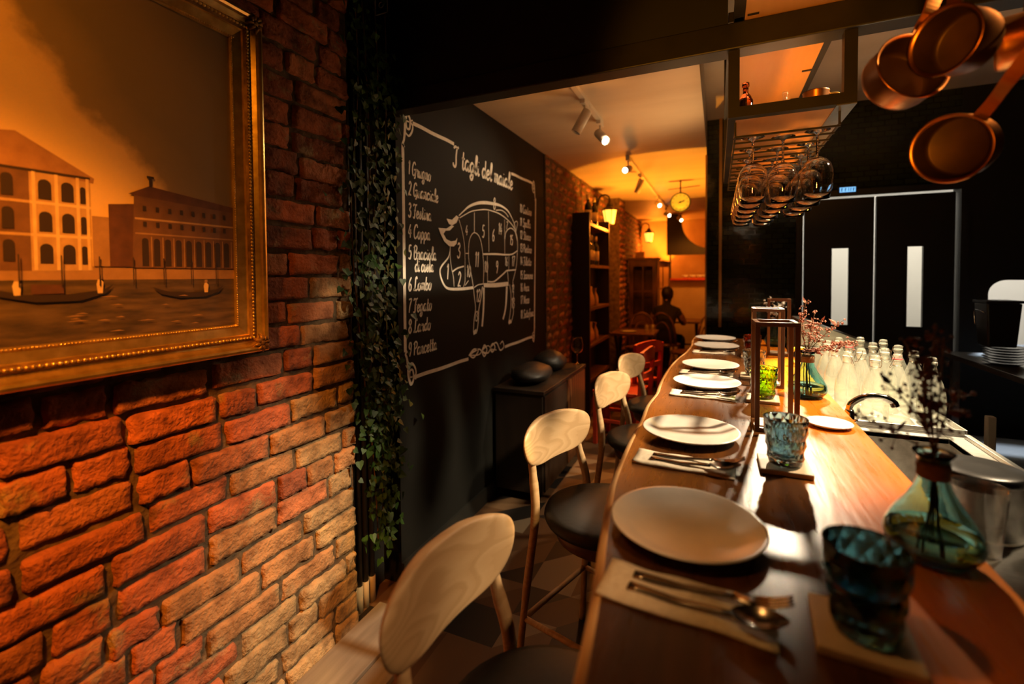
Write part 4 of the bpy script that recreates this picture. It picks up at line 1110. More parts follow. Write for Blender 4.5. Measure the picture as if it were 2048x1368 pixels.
# long dark warehouse on the right
poly([(0.692,1.480),(CY1,1.480),(CY1,1.652),(0.700,1.668)],2)
poly([(0.688,1.664),(0.735,1.690),(CY1,1.664),(CY1,1.648),(0.70,1.662)],4)
rect(0.735,0.742,1.688,1.712,5); rect(0.730,0.747,1.710,1.716,5)
rect(0.700,CY1,1.602,1.607,1); rect(0.700,CY1,1.565,1.569,7)
for i in range(9): arch(0.722+i*0.027,1.484,1.556,0.015,5); 
for i in range(8): rect(0.718+i*0.030,0.726+i*0.030,1.585,1.598,5); rect(0.718+i*0.030,0.726+i*0.030,1.625,1.638,5)
for i in range(9): rect(0.7345+i*0.027,0.7375+i*0.027,1.482,1.560,7)
# boats and boatmen
def boat(y,z,w,h):
    poly([(y-w,z+h*0.9),(y-w*0.8,z+h*0.15),(y-w*0.3,z-h*0.35),(y+w*0.4,z-h*0.35),(y+w*0.85,z+h*0.2),(y+w,z+h),(y+w*0.8,z+h*0.5),(y+w*0.2,z+h*0.2),(y-w*0.5,z+h*0.25)],5)
boat(0.54,1.412,0.11,0.028); boat(0.83,1.408,0.095,0.024); boat(0.30,1.40,0.10,0.03)
rect(0.50,0.555,1.420,1.440,4)
for (y,z,h) in ((0.622,1.418,0.044),(0.478,1.418,0.040),(0.873,1.412,0.036)):
    poly([(y-0.005,z),(y+0.005,z),(y+0.007,z+h*0.6),(y+0.002,z+h*0.75),(y-0.004,z+h*0.75),(y-0.007,z+h*0.5)],8); poly([(y-0.004,z+h*0.76),(y+0.004,z+h*0.76),(y+0.004,z+h),(y-0.004,z+h)],7)
for i in range(30): 
    y=rnd.uniform(CY0+0.2,CY1-0.02); z=rnd.uniform(CZ0+0.01,1.41); w=rnd.uniform(0.01,0.045); poly([(y,z),(y+w,z-0.001),(y+w*0.6,z+0.0025)],7)
for i in range(7): rect(0.48+i*0.07,0.4825+i*0.07,1.435,1.505,5)
b.build('canvas',['p_sky','p_stone','p_stone_dark','p_roof','p_roof_dark','p_dark','p_water','p_quay','p_light'],pt)

# ------------------------------------------------------------------ conduits, trailing ivy, sensor
for i,(y,lab) in enumerate(((1.515,'leftmost'),(1.552,'second from the left'),(1.590,'third from the left'),(1.632,'rightmost'))):
    b=M(); b.tube([(-1.415,y,0.115),(-1.415,y,2.9)],0.0135,12); 
    t=empty('conduit_pipe',(0,0,0),'%s of the four vertical conduit pipes behind the ivy'%lab,'pipe','conduit pipes in the wall niche')
    b.build('pipe','black_pvc',t)
    b=M(); b.tube([(-1.415,y,0.0),(-1.415,y,0.115)],0.0155,12); tag(b.build('sleeve','grey_pvc',t),'pale grey lower sleeve')
iv=empty('trailing_ivy',(-1.36,1.58,2.6),'long strand of green ivy trailing down the wall niche','plant')
rv=random.Random(21); bl=M(); bs=M()
def leaf(p,d,nn,L):
    d=d.normalized(); sd=nn.cross(d).normalized(); 
    sh=[(0,0),(-0.10,0.30),(0.05,0.52),(0.42,0.40),(0.55,0.30),(1.0,0)]
    vs=[p]+[p+d*L*a+sd*L*w*1.0+nn*0.12*L*w for a,w in sh[1:-1]]+[p+d*L]+[p+d*L*a-sd*L*w*1.0+nn*0.12*L*w for a,w in sh[-2:0:-1]]
    bl.add(vs,[(0,1,2,3,4,5),(0,5,6,7,8,9)])
off=Vector((-1.36,1.58,2.6))
vines=[[(-1.33,1.45,2.95),(-1.33,1.50,2.3),(-1.34,1.46,1.7),(-1.33,1.50,1.1),(-1.335,1.56,0.7),(-1.335,1.585,0.30)],
[(-1.35,1.60,2.95),(-1.33,1.62,2.3),(-1.33,1.58,1.6),(-1.33,1.62,1.0),(-1.335,1.66,0.62)],
[(-1.36,1.70,2.95),(-1.34,1.69,2.4),(-1.34,1.67,1.9),(-1.34,1.66,1.3),(-1.335,1.69,0.85)],
[(-1.34,1.52,2.9),(-1.33,1.56,2.0),(-1.33,1.53,1.2),(-1.33,1.61,0.75),(-1.33,1.61,0.42)]]
for v in vines:
    path=smooth_path(v,14); bs.tube([p-off for p in path],0.003,5)
    for p in path:
        for k in range(7):
            q=p+Vector((rv.gauss(0.02,0.02),rv.gauss(0,0.045),rv.gauss(0,0.03)))
            q.x=max(q.x,-1.352)
            if q.z>2.42 and q.y>1.585: continue
            d=Vector((rv.gauss(0.15,0.25),rv.gauss(0,0.5),rv.gauss(-0.8,0.4))); nn=Vector((1,rv.gauss(0,0.45),rv.gauss(0.25,0.4))).normalized()
            d=(d-nn*d.dot(nn)); leaf(q-off,d,nn,rv.uniform(0.020,0.036))
bs.build('stems','stem',iv); tag(bl.build('leaves','leaf',iv),kind='stuff')
t=empty('motion_sensor',(-1.36,1.712,2.652),'small black sensor with a round lens on the dark bulkhead','sensor')
b=M(); b.box((0,-0.008,0.02),(0.070,0.030,0.13)); b.build('housing','black_plastic',t,bevel=0.010)
b=M(); b.tube([(0.038*math.cos(a),-0.024,0.02+0.068*math.sin(a)) if False else ((0.033 if abs(math.cos(a))>0.5 else 0.028)*math.copysign(min(1,abs(math.cos(a))*1.4),math.cos(a)),-0.0235,0.02+0.060*math.copysign(min(1,abs(math.sin(a))*1.4),math.sin(a))) for a in [2*PI*k/24 for k in range(24)]],0.0022,6,closed=True); b.build('rim','white_enamel',t)
b=M(); b.tube([(0.012*math.cos(2*PI*k/20),-0.0245,-0.002+0.012*math.sin(2*PI*k/20)) for k in range(20)],0.0022,6,closed=True); b.build('lens_ring','white_enamel',t)

# ------------------------------------------------------------------ chalk mural painted on the dark wall
MX=WX+0.0012
mu=empty('chalk_mural',(WX,2.7,1.6),'white hand-painted pork cuts chart with a pig on the dark wall','mural')
def ribbon(b,pts,w,dx=0.0,per=5,closed=False):
    P=[Vector((0,y,z)) for y,z in pts]
    S=smooth_path(P,per,closed); n=len(S)
    ws=w if isinstance(w,(list,tuple)) else [w]*len(pts)
    def wat(i):
        t=i/(n-1)*(len(ws)-1); k=min(int(t),len(ws)-2) if len(ws)>1 else 0
        return ws[k]+(ws[min(k+1,len(ws)-1)]-ws[k])*(t-k)
    vs=[]
    for i,p in enumerate(S):
        t=(S[min(i+1,n-1)]-S[max(i-1,0)])
        if t.length<1e-9: t=Vector((0,1,0))
        t.normalize(); q=Vector((0,-t.z,t.y))*wat(i)*0.5
        for s in (1,-1): vs.append((MX-WX+dx,p.y+s*q.y-2.7,p.z+s*q.z-1.6))
    fs=[(2*i,2*i+1,2*i+3,2*i+2) for i in range(n-1)]
    b.add(vs,fs)
GL={
'a':([[(.40,.46),(.25,.53),(.08,.40),(.04,.18),(.14,.02),(.30,.10),(.41,.46)],[(.41,.50),(.38,.15),(.44,.01),(.54,.10)]],.56),
'b':([[(.10,1.0),(.06,.5),(.08,.08),(.22,-.01),(.38,.12),(.40,.36),(.28,.50),(.10,.34)]],.48),
'c':([[(.40,.40),(.30,.53),(.12,.45),(.05,.2),(.14,.01),(.30,.02),(.44,.16)]],.46),
'd':([[(.40,.40),(.22,.52),(.05,.28),(.14,.02),(.30,.08),(.41,.40)],[(.44,1.0),(.40,.3),(.42,.03),(.54,.10)]],.56),
'e':([[(.08,.24),(.30,.30),(.36,.44),(.22,.53),(.07,.34),(.10,.06),(.26,.0),(.44,.16)]],.46),
'f':([[(.42,.92),(.30,1.0),(.20,.80),(.18,.2),(.14,-.32),(.04,-.30)],[(.04,.48),(.38,.52)]],.42),
'g':([[(.40,.44),(.24,.53),(.06,.38),(.08,.08),(.24,.02),(.39,.36)],[(.41,.50),(.38,-.15),(.22,-.38),(.05,-.26),(.22,-.10),(.52,.08)]],.54),
'i':([[(.04,.30),(.12,.50),(.10,.12),(.17,.0),(.28,.12)],[(.15,.72),(.17,.76)]],.29),
'l':([[(.04,.12),(.22,.60),(.26,.95),(.16,1.0),(.10,.65),(.10,.12),(.18,.0),(.30,.12)]],.31),
'm':([[(.03,.42),(.10,.50),(.09,.0)],[(.10,.30),(.24,.52),(.30,.40),(.28,.0)],[(.29,.30),(.44,.52),(.51,.38),(.49,.06),(.56,.0),(.64,.1)]],.66),
'n':([[(.03,.42),(.10,.50),(.09,.0)],[(.10,.28),(.26,.52),(.36,.42),(.33,.06),(.40,.0),(.50,.1)]],.52),
'o':([[(.24,.53),(.08,.40),(.05,.16),(.18,-.01),(.34,.08),(.39,.36),(.24,.53),(.34,.44),(.50,.46)]],.50),
'p':([[(.10,.50),(.08,.0),(.06,-.36)],[(.09,.26),(.22,.52),(.38,.44),(.38,.12),(.22,-.01),(.10,.12)]],.48),
'r':([[(.03,.40),(.12,.54),(.14,.46),(.30,.48),(.27,.10),(.34,.0),(.44,.1)]],.44),
's':([[(.02,.06),(.18,.36),(.22,.54),(.30,.34),(.34,.14),(.22,.0),(.06,.06)]],.42),
't':([[(.18,.90),(.13,.3),(.15,.04),(.24,.0),(.34,.12)],[(.02,.54),(.32,.57)]],.36),
'u':([[(.05,.48),(.06,.15),(.14,.0),(.28,.10),(.38,.48)],[(.39,.50),(.37,.1),(.43,.0),(.53,.1)]],.54),
'z':([[(.04,.46),(.20,.52),(.34,.48),(.08,.04),(.26,.06),(.44,.02)]],.46),
'I':([[(.02,.86),(.16,.98),(.36,.95),(.50,1.02)],[(.34,.96),(.28,.5),(.30,.12),(.20,-.04),(.04,.02),(.02,.14)]],.58),
'G':([[(.52,.82),(.42,1.0),(.20,.92),(.06,.5),(.14,.08),(.34,.04),(.50,.22),(.56,.46)],[(.30,.44),(.62,.48),(.54,.10),(.50,-.12),(.34,-.16)]],.66),
'T':([[(.02,.84),(.14,.98),(.40,.94),(.62,1.02)],[(.40,.94),(.30,.5),(.30,.12),(.20,-.02),(.04,.06)],[(.16,.50),(.48,.56)]],.56),
'F':([[(.02,.84),(.14,.98),(.40,.94),(.62,1.02)],[(.40,.94),(.28,.5),(.26,.05),(.14,-.04),(.02,.04)],[(.16,.50),(.46,.56)]],.56),
'C':([[(.54,.80),(.44,1.0),(.20,.92),(.05,.5),(.12,.08),(.32,.0),(.54,.2)]],.58),
'B':([[(.14,.94),(.10,.4),(.12,.0)],[(.02,.82),(.24,1.0),(.48,.88),(.40,.62),(.20,.52),(.48,.46),(.50,.14),(.30,-.02),(.06,.06)]],.60),
'L':([[(.44,.84),(.40,.99),(.26,.90),(.22,.5),(.16,.10),(.04,.02),(.12,.12),(.34,.0),(.56,.10)]],.58),
'P':([[(.18,.92),(.14,.4),(.14,.0)],[(.02,.80),(.26,1.0),(.52,.86),(.46,.58),(.20,.46)]],.56),
'S':([[(.52,.84),(.40,1.0),(.22,.90),(.22,.66),(.44,.42),(.46,.14),(.28,-.02),(.06,.10)]],.56),
'A':([[(.02,.02),(.18,.3),(.40,1.0),(.46,.4),(.50,.0)],[(.14,.38),(.54,.42)]],.60),
'N':([[(.02,.0),(.10,.2),(.16,.96),(.44,.04),(.50,.7),(.60,1.0)]],.62),
'0':([[(.22,1.0),(.06,.7),(.06,.3),(.22,.0),(.38,.3),(.38,.7),(.22,1.0)]],.46),
'1':([[(.06,.78),(.20,1.0),(.18,.5),(.17,.0)]],.32),
'2':([[(.05,.78),(.20,1.0),(.38,.80),(.26,.42),(.04,.04),(.20,.08),(.42,.02)]],.48),
'3':([[(.06,.86),(.22,1.0),(.38,.80),(.20,.54),(.40,.36),(.34,.06),(.16,-.01),(.04,.14)]],.46),
'4':([[(.28,.98),(.04,.34),(.44,.36)],[(.32,.62),(.28,.0)]],.50),
'5':([[(.40,.98),(.14,.96),(.10,.56),(.30,.58),(.40,.32),(.26,.0),(.04,.08)]],.48),
'6':([[(.36,.98),(.14,.66),(.06,.26),(.18,.0),(.36,.10),(.36,.38),(.20,.46),(.08,.30)]],.46),
'7':([[(.04,.94),(.22,.98),(.42,.96),(.22,.5),(.14,.0)]],.46),
'8':([[(.22,.54),(.06,.76),(.20,1.0),(.36,.82),(.22,.54),(.05,.26),(.22,.0),(.40,.24),(.22,.54)]],.46),
'9':([[(.36,.70),(.22,.54),(.07,.70),(.16,.98),(.36,.90),(.34,.4),(.20,.0)]],.46),
' ':([],.28)}
def text_w(s): return sum(GL[c][1] for c in s)
def write(b,s,y,z,h,width=None,w=0.10,dx=0.0,center=False,slant=0.10):
    tw=text_w(s)*h; sx=(width/tw) if width else 1.0
    if center: y-=tw*sx/2
    for c in s:
        st,adv=GL[c]
        for q in st:
            ribbon(b,[(y+(u+slant*v)*h*sx,z+v*h) for u,v in q],[w*h*0.8]+[w*h]*(len(q)-2)+[w*h*0.75],dx,4)
        y+=adv*h*sx
PIG=[
([(2.345,1.802),(2.403,1.837),(2.469,1.872),(2.568,1.904),(2.672,1.923),(2.767,1.931),(2.851,1.936),(2.938,1.934),(3.03,1.916),(3.097,1.877),(3.146,1.835),(3.175,1.789)],[0.007,0.0084,0.014,0.0182,0.021,0.0196,0.0192,0.014,0.0112,0.0072,0.0064,0.0056]),
([(2.351,1.79),(2.415,1.816),(2.496,1.846),(2.596,1.867),(2.687,1.881),(2.783,1.883),(2.884,1.879),(2.991,1.861),(3.086,1.832),(3.155,1.799)],[0.0063,0.0054,0.0063,0.0063,0.0063,0.0063,0.0072,0.0063,0.0063,0.0072]),
([(2.833,1.895),(2.92,1.906),(2.992,1.896),(3.039,1.874)],[0.0056,0.0056,0.0056,0.0056]),
([(3.141,1.806),(3.15,1.843),(3.187,1.859),(3.207,1.845),(3.186,1.806),(3.175,1.781)],[0.0048,0.0048,0.0048,0.0048,0.0048,0.0048]),
([(3.155,1.799),(3.189,1.75),(3.204,1.686),(3.193,1.604),(3.181,1.539),(3.149,1.474),(3.108,1.414)],[0.0064,0.0064,0.0064,0.0064,0.0064,0.0064,0.0056]),
([(2.245,1.622),(2.241,1.593),(2.22,1.556),(2.157,1.512),(2.137,1.482),(2.15,1.441),(2.188,1.399),(2.245,1.384),(2.367,1.381),(2.508,1.385)],[0.0048,0.0048,0.0091,0.0108,0.01,0.0132,0.012,0.0144,0.0168,0.0168]),
([(2.245,1.622),(2.243,1.568),(2.254,1.508),(2.276,1.447),(2.281,1.397)],[0.0042,0.0042,0.0042,0.0049,0.0042]),
([(2.344,1.78),(2.369,1.738),(2.393,1.683),(2.408,1.613),(2.409,1.51),(2.407,1.427),(2.387,1.392)],[0.0042,0.0036,0.0042,0.0036,0.0036,0.0042,0.0042]),
([(2.265,1.48),(2.32,1.5),(2.396,1.513)],[0.0078,0.0091,0.0078]),
([(2.417,1.589),(2.457,1.591)],[0.0048,0.0056]),
([(2.508,1.392),(2.482,1.472),(2.456,1.55),(2.454,1.622),(2.472,1.682),(2.521,1.719),(2.578,1.71),(2.614,1.672),(2.635,1.611),(2.649,1.514),(2.642,1.41)],[0.0056,0.0056,0.0048,0.0048,0.0048,0.0056,0.0056,0.0056,0.0056,0.0056,0.0056]),
([(2.531,1.843),(2.528,1.723)],[0.0056,0.0056]),
([(2.723,1.874),(2.725,1.612)],[0.0042,0.0048]),
([(2.643,1.594),(2.827,1.602),(2.987,1.604),(3.102,1.613),(3.193,1.641)],[0.0112,0.0128,0.0105,0.0088,0.0072]),
([(2.7,1.586),(2.701,1.409)],[0.0049,0.0049]),
([(2.701,1.42),(2.79,1.418),(2.876,1.444),(3.003,1.493)],[0.0091,0.0091,0.0104,0.0104]),
([(2.973,1.848),(2.972,1.611)],[0.0048,0.0042]),
([(2.974,1.711),(2.999,1.766),(3.076,1.798),(3.155,1.779),(3.195,1.718)],[0.0064,0.0064,0.0064,0.0064,0.0064]),
([(3.003,1.493),(3.16,1.5)],[0.0096,0.0096]),
([(3.043,1.607),(3.037,1.497)],[0.0048,0.0048]),
([(3.013,1.493),(3.03,1.419)],[0.008,0.007]),
([(2.646,1.397),(2.823,1.394),(3.03,1.4)],[0.0252,0.0288,0.0288]),
([(2.508,1.385),(2.52,1.325),(2.533,1.257),(2.513,1.191),(2.502,1.112)],[0.006,0.007,0.007,0.007,0.007]),
([(2.628,1.389),(2.607,1.321),(2.576,1.247),(2.567,1.173),(2.549,1.113)],[0.0091,0.0091,0.0091,0.0091,0.0091]),
([(2.502,1.108),(2.544,1.117)],[0.024,0.028]),
([(2.646,1.382),(2.644,1.305),(2.635,1.222),(2.618,1.137)],[0.021,0.021,0.021,0.021]),
([(2.514,1.385),(2.572,1.401),(2.647,1.406)],[0.0048,0.0056,0.0056]),
([(2.407,1.401),(2.447,1.429)],[0.0049,0.0042]),
([(3.001,1.381),(2.99,1.289),(2.97,1.213),(2.932,1.155)],[0.0288,0.0256,0.0208,0.0192]),
([(3.049,1.396),(3.073,1.316),(3.065,1.222),(3.044,1.161),(3.024,1.119)],[0.0072,0.0072,0.0072,0.0072,0.0072]),
([(3.108,1.411),(3.116,1.323),(3.105,1.243),(3.114,1.187),(3.069,1.115)],[0.0072,0.0072,0.0072,0.0072,0.0072]),
([(3.028,1.123),(3.069,1.131)],[0.0272,0.0272]),
]
EARS=[[(2.208,1.77),(2.265,1.77),(2.314,1.8),(2.341,1.792),(2.313,1.758),(2.265,1.739),(2.232,1.743)],[(2.124,1.712),(2.206,1.716),(2.259,1.739),(2.285,1.736),(2.241,1.709),(2.195,1.703),(2.174,1.684),(2.205,1.657),(2.251,1.649),(2.301,1.656),(2.321,1.674),(2.311,1.639),(2.28,1.622),(2.233,1.621),(2.182,1.643),(2.145,1.682)]]
DIG=[('8',2.808,1.935,0.077),('4',2.429,1.727,0.06),('5',2.643,1.739,0.077),('6',2.788,1.727,0.08),('14',2.896,1.776,0.077),('15',3.084,1.714,0.07),('7',3.009,1.809,0.056),('3',2.332,1.603,0.084),('1',2.21,1.48,0.084),('2',2.337,1.437,0.084),('10',2.448,1.485,0.07),('11',2.553,1.557,0.091),('10',2.679,1.515,0.07),('9',2.839,1.514,0.08),('16',2.991,1.558,0.063),('17',3.115,1.562,0.072),('12',2.568,1.333,0.077),('13',2.536,1.209,0.06),('12',3.107,1.363,0.056),('13',3.105,1.259,0.072)]
BORD=[[(1.909,2.199),(2.299,2.199)],[(3.097,2.191),(3.518,2.197)],[(1.828,2.081),(1.825,1.095)],[(3.588,2.086),(3.54,1.008)],[(1.898,0.96),(2.439,0.961)],[(2.963,0.959),(3.487,0.966)]]
b=M()
for k,seg in enumerate(BORD):
    (a,c)=seg; n=5; pts=[(a[0]+(c[0]-a[0])*i/n,a[1]+(c[1]-a[1])*i/n+0.0015*math.sin(i*2)) for i in range(n+1)]
    ribbon(b,pts,0.019 if k not in (2,3) else 0.021,0,3)
def curl(y,z,sy,sz,s):
    ribbon(b,[(y+sy*u*s,z+sz*v*s) for u,v in ((-.05,-1.0),(-.22,-.85),(-.10,-.6),(.0,-.1),(.05,.5),(.25,.95),(.5,.7),(.45,.2),(.2,.15),(.15,.5),(.4,.55))],[.16*s,.14*s,.16*s,.2*s,.2*s,.18*s,.16*s,.14*s,.12*s,.1*s,.08*s])
    ribbon(b,[(y+sy*u*s,z+sz*v*s) for u,v in ((.0,-.1),(.35,-.25),(.65,.05),(.75,.4),(.55,.6),(.75,.75))],[.1*s,.12*s,.14*s,.12*s,.1*s,.07*s],0.0002)
curl(1.845,2.150,1,1,0.085); curl(3.565,2.145,-1,1,0.075); curl(1.845,1.012,1,-1,0.085); curl(3.540,0.985,-1,-1,0.065)
fl=[(-.26,.0),(-.20,.03),(-.14,.012),(-.20,-.02),(-.24,.005),(-.12,.02),(-.06,-.035),(-.02,.0),(-.05,.03),(-.08,.0),(.0,-.02),(.06,.03),(.10,.0),(.06,-.025),(.03,.005),(.12,.03),(.18,-.03),(.24,-.015),(.22,.025),(.18,.01)]
ribbon(b,[(2.705+u,0.978+v) for u,v in fl],[0.012]+[0.010]*18+[0.006])
ribbon(b,[(2.705+u,0.985-v*0.9) for u,v in fl[3:16]],0.007,0.0002)
b.build('border','chalk',mu)
b=M(); write(b,'I tagli del maiale',2.285,2.078,0.112,0.835,0.135)
b.build('title_lettering','chalk',mu)
b=M()
for s,y,z,w in (('1 Grugno',1.866,1.946,0.195),('2 Guanciale',1.866,1.846,0.262),('3 Testina',1.862,1.742,0.198),('4 Coppa',1.860,1.642,0.188),('5 Braciola',1.858,1.540,0.245),('di costa',1.910,1.479,0.165),('6 Lombo',1.855,1.386,0.200),('7 Fegato',1.852,1.280,0.203),('8 Lardo',1.851,1.180,0.192),('9 Pancetta',1.848,1.068,0.250)):
    b=M(); write(b,s,y,z,0.066,w,0.135); b.build('lettering','chalk',mu)
b=M()
for s,z,w in (('10 Costine',1.935,0.24),('11 Spalla',1.832,0.22),('12 Stinco',1.735,0.22),('13 Piedino',1.637,0.24),('14 Filetto',1.538,0.23),('15 Scamone',1.432,0.26),('16 Anca',1.338,0.18),('17 Noce',1.242,0.18),('18 Sottofesa',1.132,0.27)):
    b=M(); write(b,s,3.252,z,0.062,w,0.13); b.build('lettering','chalk',mu)
b=M(); i=0
for pts,ws in PIG:
    i+=1; ribbon(b,pts,ws,0.00005*i)
for e in EARS: b.add([(MX-WX+0.0018,y-2.7,z-1.6) for y,z in e],[tuple(range(len(e)))])
b.build('pig_drawing','chalk',mu)
b=M()
for s,y,z,h in DIG: write(b,s,y,z-h/2,h,text_w(s)*h*0.95,0.11,0.0022,True)
b.build('cut_numbers','chalk',mu)

# ------------------------------------------------------------------ rear dining room
b=M(); b.bb(-0.735,-0.705,1.82,3.16,2.475,2.497); o=b.build('track_rail','white_enamel'); tag(o,'white ceiling track with the nearest spotlight, close behind the beam','track','ceiling light tracks')
b=M(); b.bb(-0.735,-0.705,4.15,7.6,2.475,2.497); o=b.build('track_rail','white_enamel'); tag(o,'white ceiling track running on towards the hanging dial','track','ceiling light tracks')
def spot(loc,d,label,lit):
    t=empty('track_spotlight',loc,label,'spotlight','track spotlights on the rear ceiling')
    d=Vector(d).normalized(); q=d.to_track_quat('Z','Y').to_matrix()
    b=M(); b.bb(-0.014,0.014,-0.05,0.05,-0.022,0); b.tube([(0,0,-0.02),(0,0,-0.075)],0.006,8); b.build('adapter','white_enamel',t)
    c=Vector((0,0,-0.085))
    b=M(); b.lathe([(0,-0.04),(0.024,-0.04),(0.029,-0.035),(0.029,0.105),(0.025,0.105),(0.025,0.090),(0,0.090)],c,24,0,q); b.build('lamp_can','white_enamel',t)
    b=M(); b.lathe([(0,0.091),(0.0245,0.091),(0.0245,0.096),(0,0.098)],c,20,0,q); b.build('lens','lamp_on' if lit else 'black_plastic',t)
    return t
spot((-0.72,2.72,2.475),(-0.45,-0.15,-0.85),'spotlight nearest the beam, unlit white can tilted to the left',False)
spot((-0.72,3.12,2.475),(0.5,-0.6,-0.6),'second track spotlight, at the end of the near track, glinting',True)
spot((-0.72,4.20,2.475),(-0.1,-0.9,-0.3),'third track spotlight, at the start of the far track',True)
spot((-0.72,4.90,2.475),(-0.35,0.1,-0.9),'fourth track spotlight, unlit white can hanging down from the far track',False)
spot((-0.72,6.40,2.475),(0.35,-0.8,-0.35),'fifth track spotlight, bright tilted lens left of the hanging dial',True)
spot((-0.72,7.55,2.475),(0.5,-0.75,-0.3),'last lit spotlight at the far end of the track, below the dial',True)
spot((-0.58,8.2,2.475),(0.4,-0.8,-0.4),'lit spotlight on the far ceiling beside the dark round cutout',True)
# hanging dial
t=empty('hanging_dial_scale',(-0.375,5.5,2.255),'round yellow dial with a single hand hanging from the rear ceiling','dial')
def rotx(p): return Vector((p[0],-p[2],p[1]))
mxd=Matrix(((1,0,0),(0,0,-1),(0,1,0)))
b=M(); b.lathe([(0,-0.03),(0.100,-0.03),(0.107,-0.022),(0.107,0.022),(0.100,0.03),(0.097,0.03),(0.097,0.024),(0,0.024)],(0,0,0),40,0,mxd); b.build('case','iron',t)
b=M(); b.lathe([(0,0.0245),(0.0965,0.0245),(0.0965,0.0255),(0,0.0265)],(0,0,0),40,0,mxd); b.build('dial_face','dial',t)
b=M(); b.box((0.012,-0.029,0.004),(0.070,0.002,0.010),mx=Matrix.Rotation(R(-20),3,'Y')); 
b.sphere((0,-0.029,0),0.010,10)
b.build('hand','iron',t)
b=M()
for k in range(12):
    a=2*PI*k/12; b.box((0.080*math.cos(a),-0.0285,0.080*math.sin(a)),(0.014,0.0015,0.005),mx=Matrix.Rotation(-a,3,'Y'))
b.build('dial_marks','iron',t)
b=M(); b.tube([(0,0,0.105),(0,0,0.242)],0.007,8); b.tube([(-0.13,0,0.150),(0.20,0,0.170)],0.004,6); b.build('hanger','iron',t)
# wall lanterns
def wlantern(loc,label,e):
    t=empty('wall_lantern',loc,label,'wall lamp','amber glass wall lanterns on the left wall')
    b=M(); pr_=[(0.052,-0.09),(0.085,0.075)]
    vs=[];
    for (r,z) in pr_: vs+=[(r*math.cos(2*PI*k/6),r*math.sin(2*PI*k/6),z) for k in range(6)]
    b.add(vs,[(k,(k+1)%6,6+(k+1)%6,6+k) for k in range(6)]); tag(b.build('glass_panes','lantern_pane',t),'glowing amber glass')
    b=M()
    for k in range(6):
        a=2*PI*k/6; b.tube([(0.054*math.cos(a),0.054*math.sin(a),-0.09),(0.087*math.cos(a),0.087*math.sin(a),0.077)],0.0045,6)
    b.lathe([(0,-0.11),(0.012,-0.108),(0.03,-0.098),(0.058,-0.094),(0.058,-0.088),(0,-0.088)],n=6); b.build('cage','iron',t)
    b=M(); b.lathe([(0.104,0.072),(0.095,0.085),(0.058,0.112),(0.040,0.120),(0.040,0.135),(0.028,0.155),(0.010,0.170),(0.010,0.190),(0,0.192)],n=6,smooth=False); b.lathe([(0,0.076),(0.104,0.072)],n=6); b.build('roof','iron',t)
    b=M(); b.tube(smooth_path([(0,0,0.19),(-0.01,0,0.235),(-0.06,0,0.262),(-0.12,0,0.235),(-0.145,0,0.14)],6),0.010,8); b.lathe([(0,0),(0.03,0),(0.03,0.02),(0,0.02)],(-0.163,0,0.12),16,0,Matrix(((0,0,1),(0,1,0),(-1,0,0)))); b.bb(-0.163,-0.148,-0.03,0.03,0.0,0.25); b.build('bracket_arm','iron',t)
    b=M(); b.sphere((0,0,0.0),0.022,12,0,(1,1,1.5)); b.build('bulb','bulb',t)
    l=light('lantern_light','POINT',(loc[0],loc[1],loc[2]-0.0),e,ORANGE,shadow_soft_size=0.05)
    l.location=(loc[0]+0.13,loc[1]-0.02,loc[2]-0.12)
wlantern((-1.175,5.58,2.155),'nearer wall lantern, glowing amber above the bookcase',22)
wlantern((-1.17,9.05,2.17),'farther wall lantern, small amber glow above the glazed cabinet',34)
light('wall_wash_lamp','SPOT',(-0.87,9.22,1.55),26,(1.0,0.44,0.015),(-0.88,9.38,2.1),spot_size=R(62),spot_blend=0.6,shadow_soft_size=0.02)
light('ceiling_wash_lamp','SPOT',(-0.40,5.45,1.20),170,(1.0,0.33,0.02),(-0.40,5.46,2.5),spot_size=R(93),spot_blend=0.06,shadow_soft_size=0.015)
light('rear_room_light','SPOT',(-0.25,7.6,2.4),80,(1.0,0.30,0.03),(-0.55,8.6,0.9),spot_size=R(80),spot_blend=0.6,shadow_soft_size=0.1)
light('front_ceiling_bounce_lamp','SPOT',(-0.20,3.3,1.95),11,(1.0,0.58,0.24),(-0.55,3.0,2.5),spot_size=R(160),spot_blend=0.8,shadow_soft_size=0.15)

light('chart_fill_light','SPOT',(-0.62,3.02,2.36),16,(1.0,0.74,0.46),(-1.36,2.55,1.45),spot_size=R(120),spot_blend=0.7,shadow_soft_size=0.03)  # added fill for the chart lettering, placed near the track
light('rear_chair_fill','SPOT',(-0.62,4.86,2.36),150,(1.0,0.36,0.08),(-0.60,4.20,0.6),spot_size=R(44),spot_blend=0.6,shadow_soft_size=0.03)  # added spot at an unlit can, brightens the red chairs
# brick pier and bookcase
brick_wall('wall_left_pier', -1.20, 6.35,6.75,0.0,2.497, 0.08,0.23, 5, 0.03, far_col, detail=False)
bc=empty('bookcase',(-1.26,5.03,0),'tall dark open bookcase holding bottles and paper packs against the left wall','bookcase')
def cb(b,x0,x1,y0,y1,z0,z1): b.bb(x0+1.26,x1+1.26,y0-5.03,y1-5.03,z0,z1)
BX0,BX1=-1.335,-1.160
for (ya,yb) in ((4.56,4.59),(5.47,5.50)):
    b=M(); cb(b,BX0,BX1,ya,yb,0,2.085); b.build('side_panel','dark_wood',bc)
b=M(); cb(b,BX0,BX0+0.012,4.59,5.47,0,2.0); b.build('back_panel','dark_wood',bc)
SH=(1.985,1.565,1.130,0.755,0.40,0.06)
for z in SH:
    b=M(); cb(b,BX0+0.012,BX1,4.59,5.47,z-0.03,z); b.build('shelf_board','brown_wood',bc)
MT['label_cream']=noise_mat('cream_label',(0.70,0.55,0.28),(0.78,0.63,0.36),40,0.7)
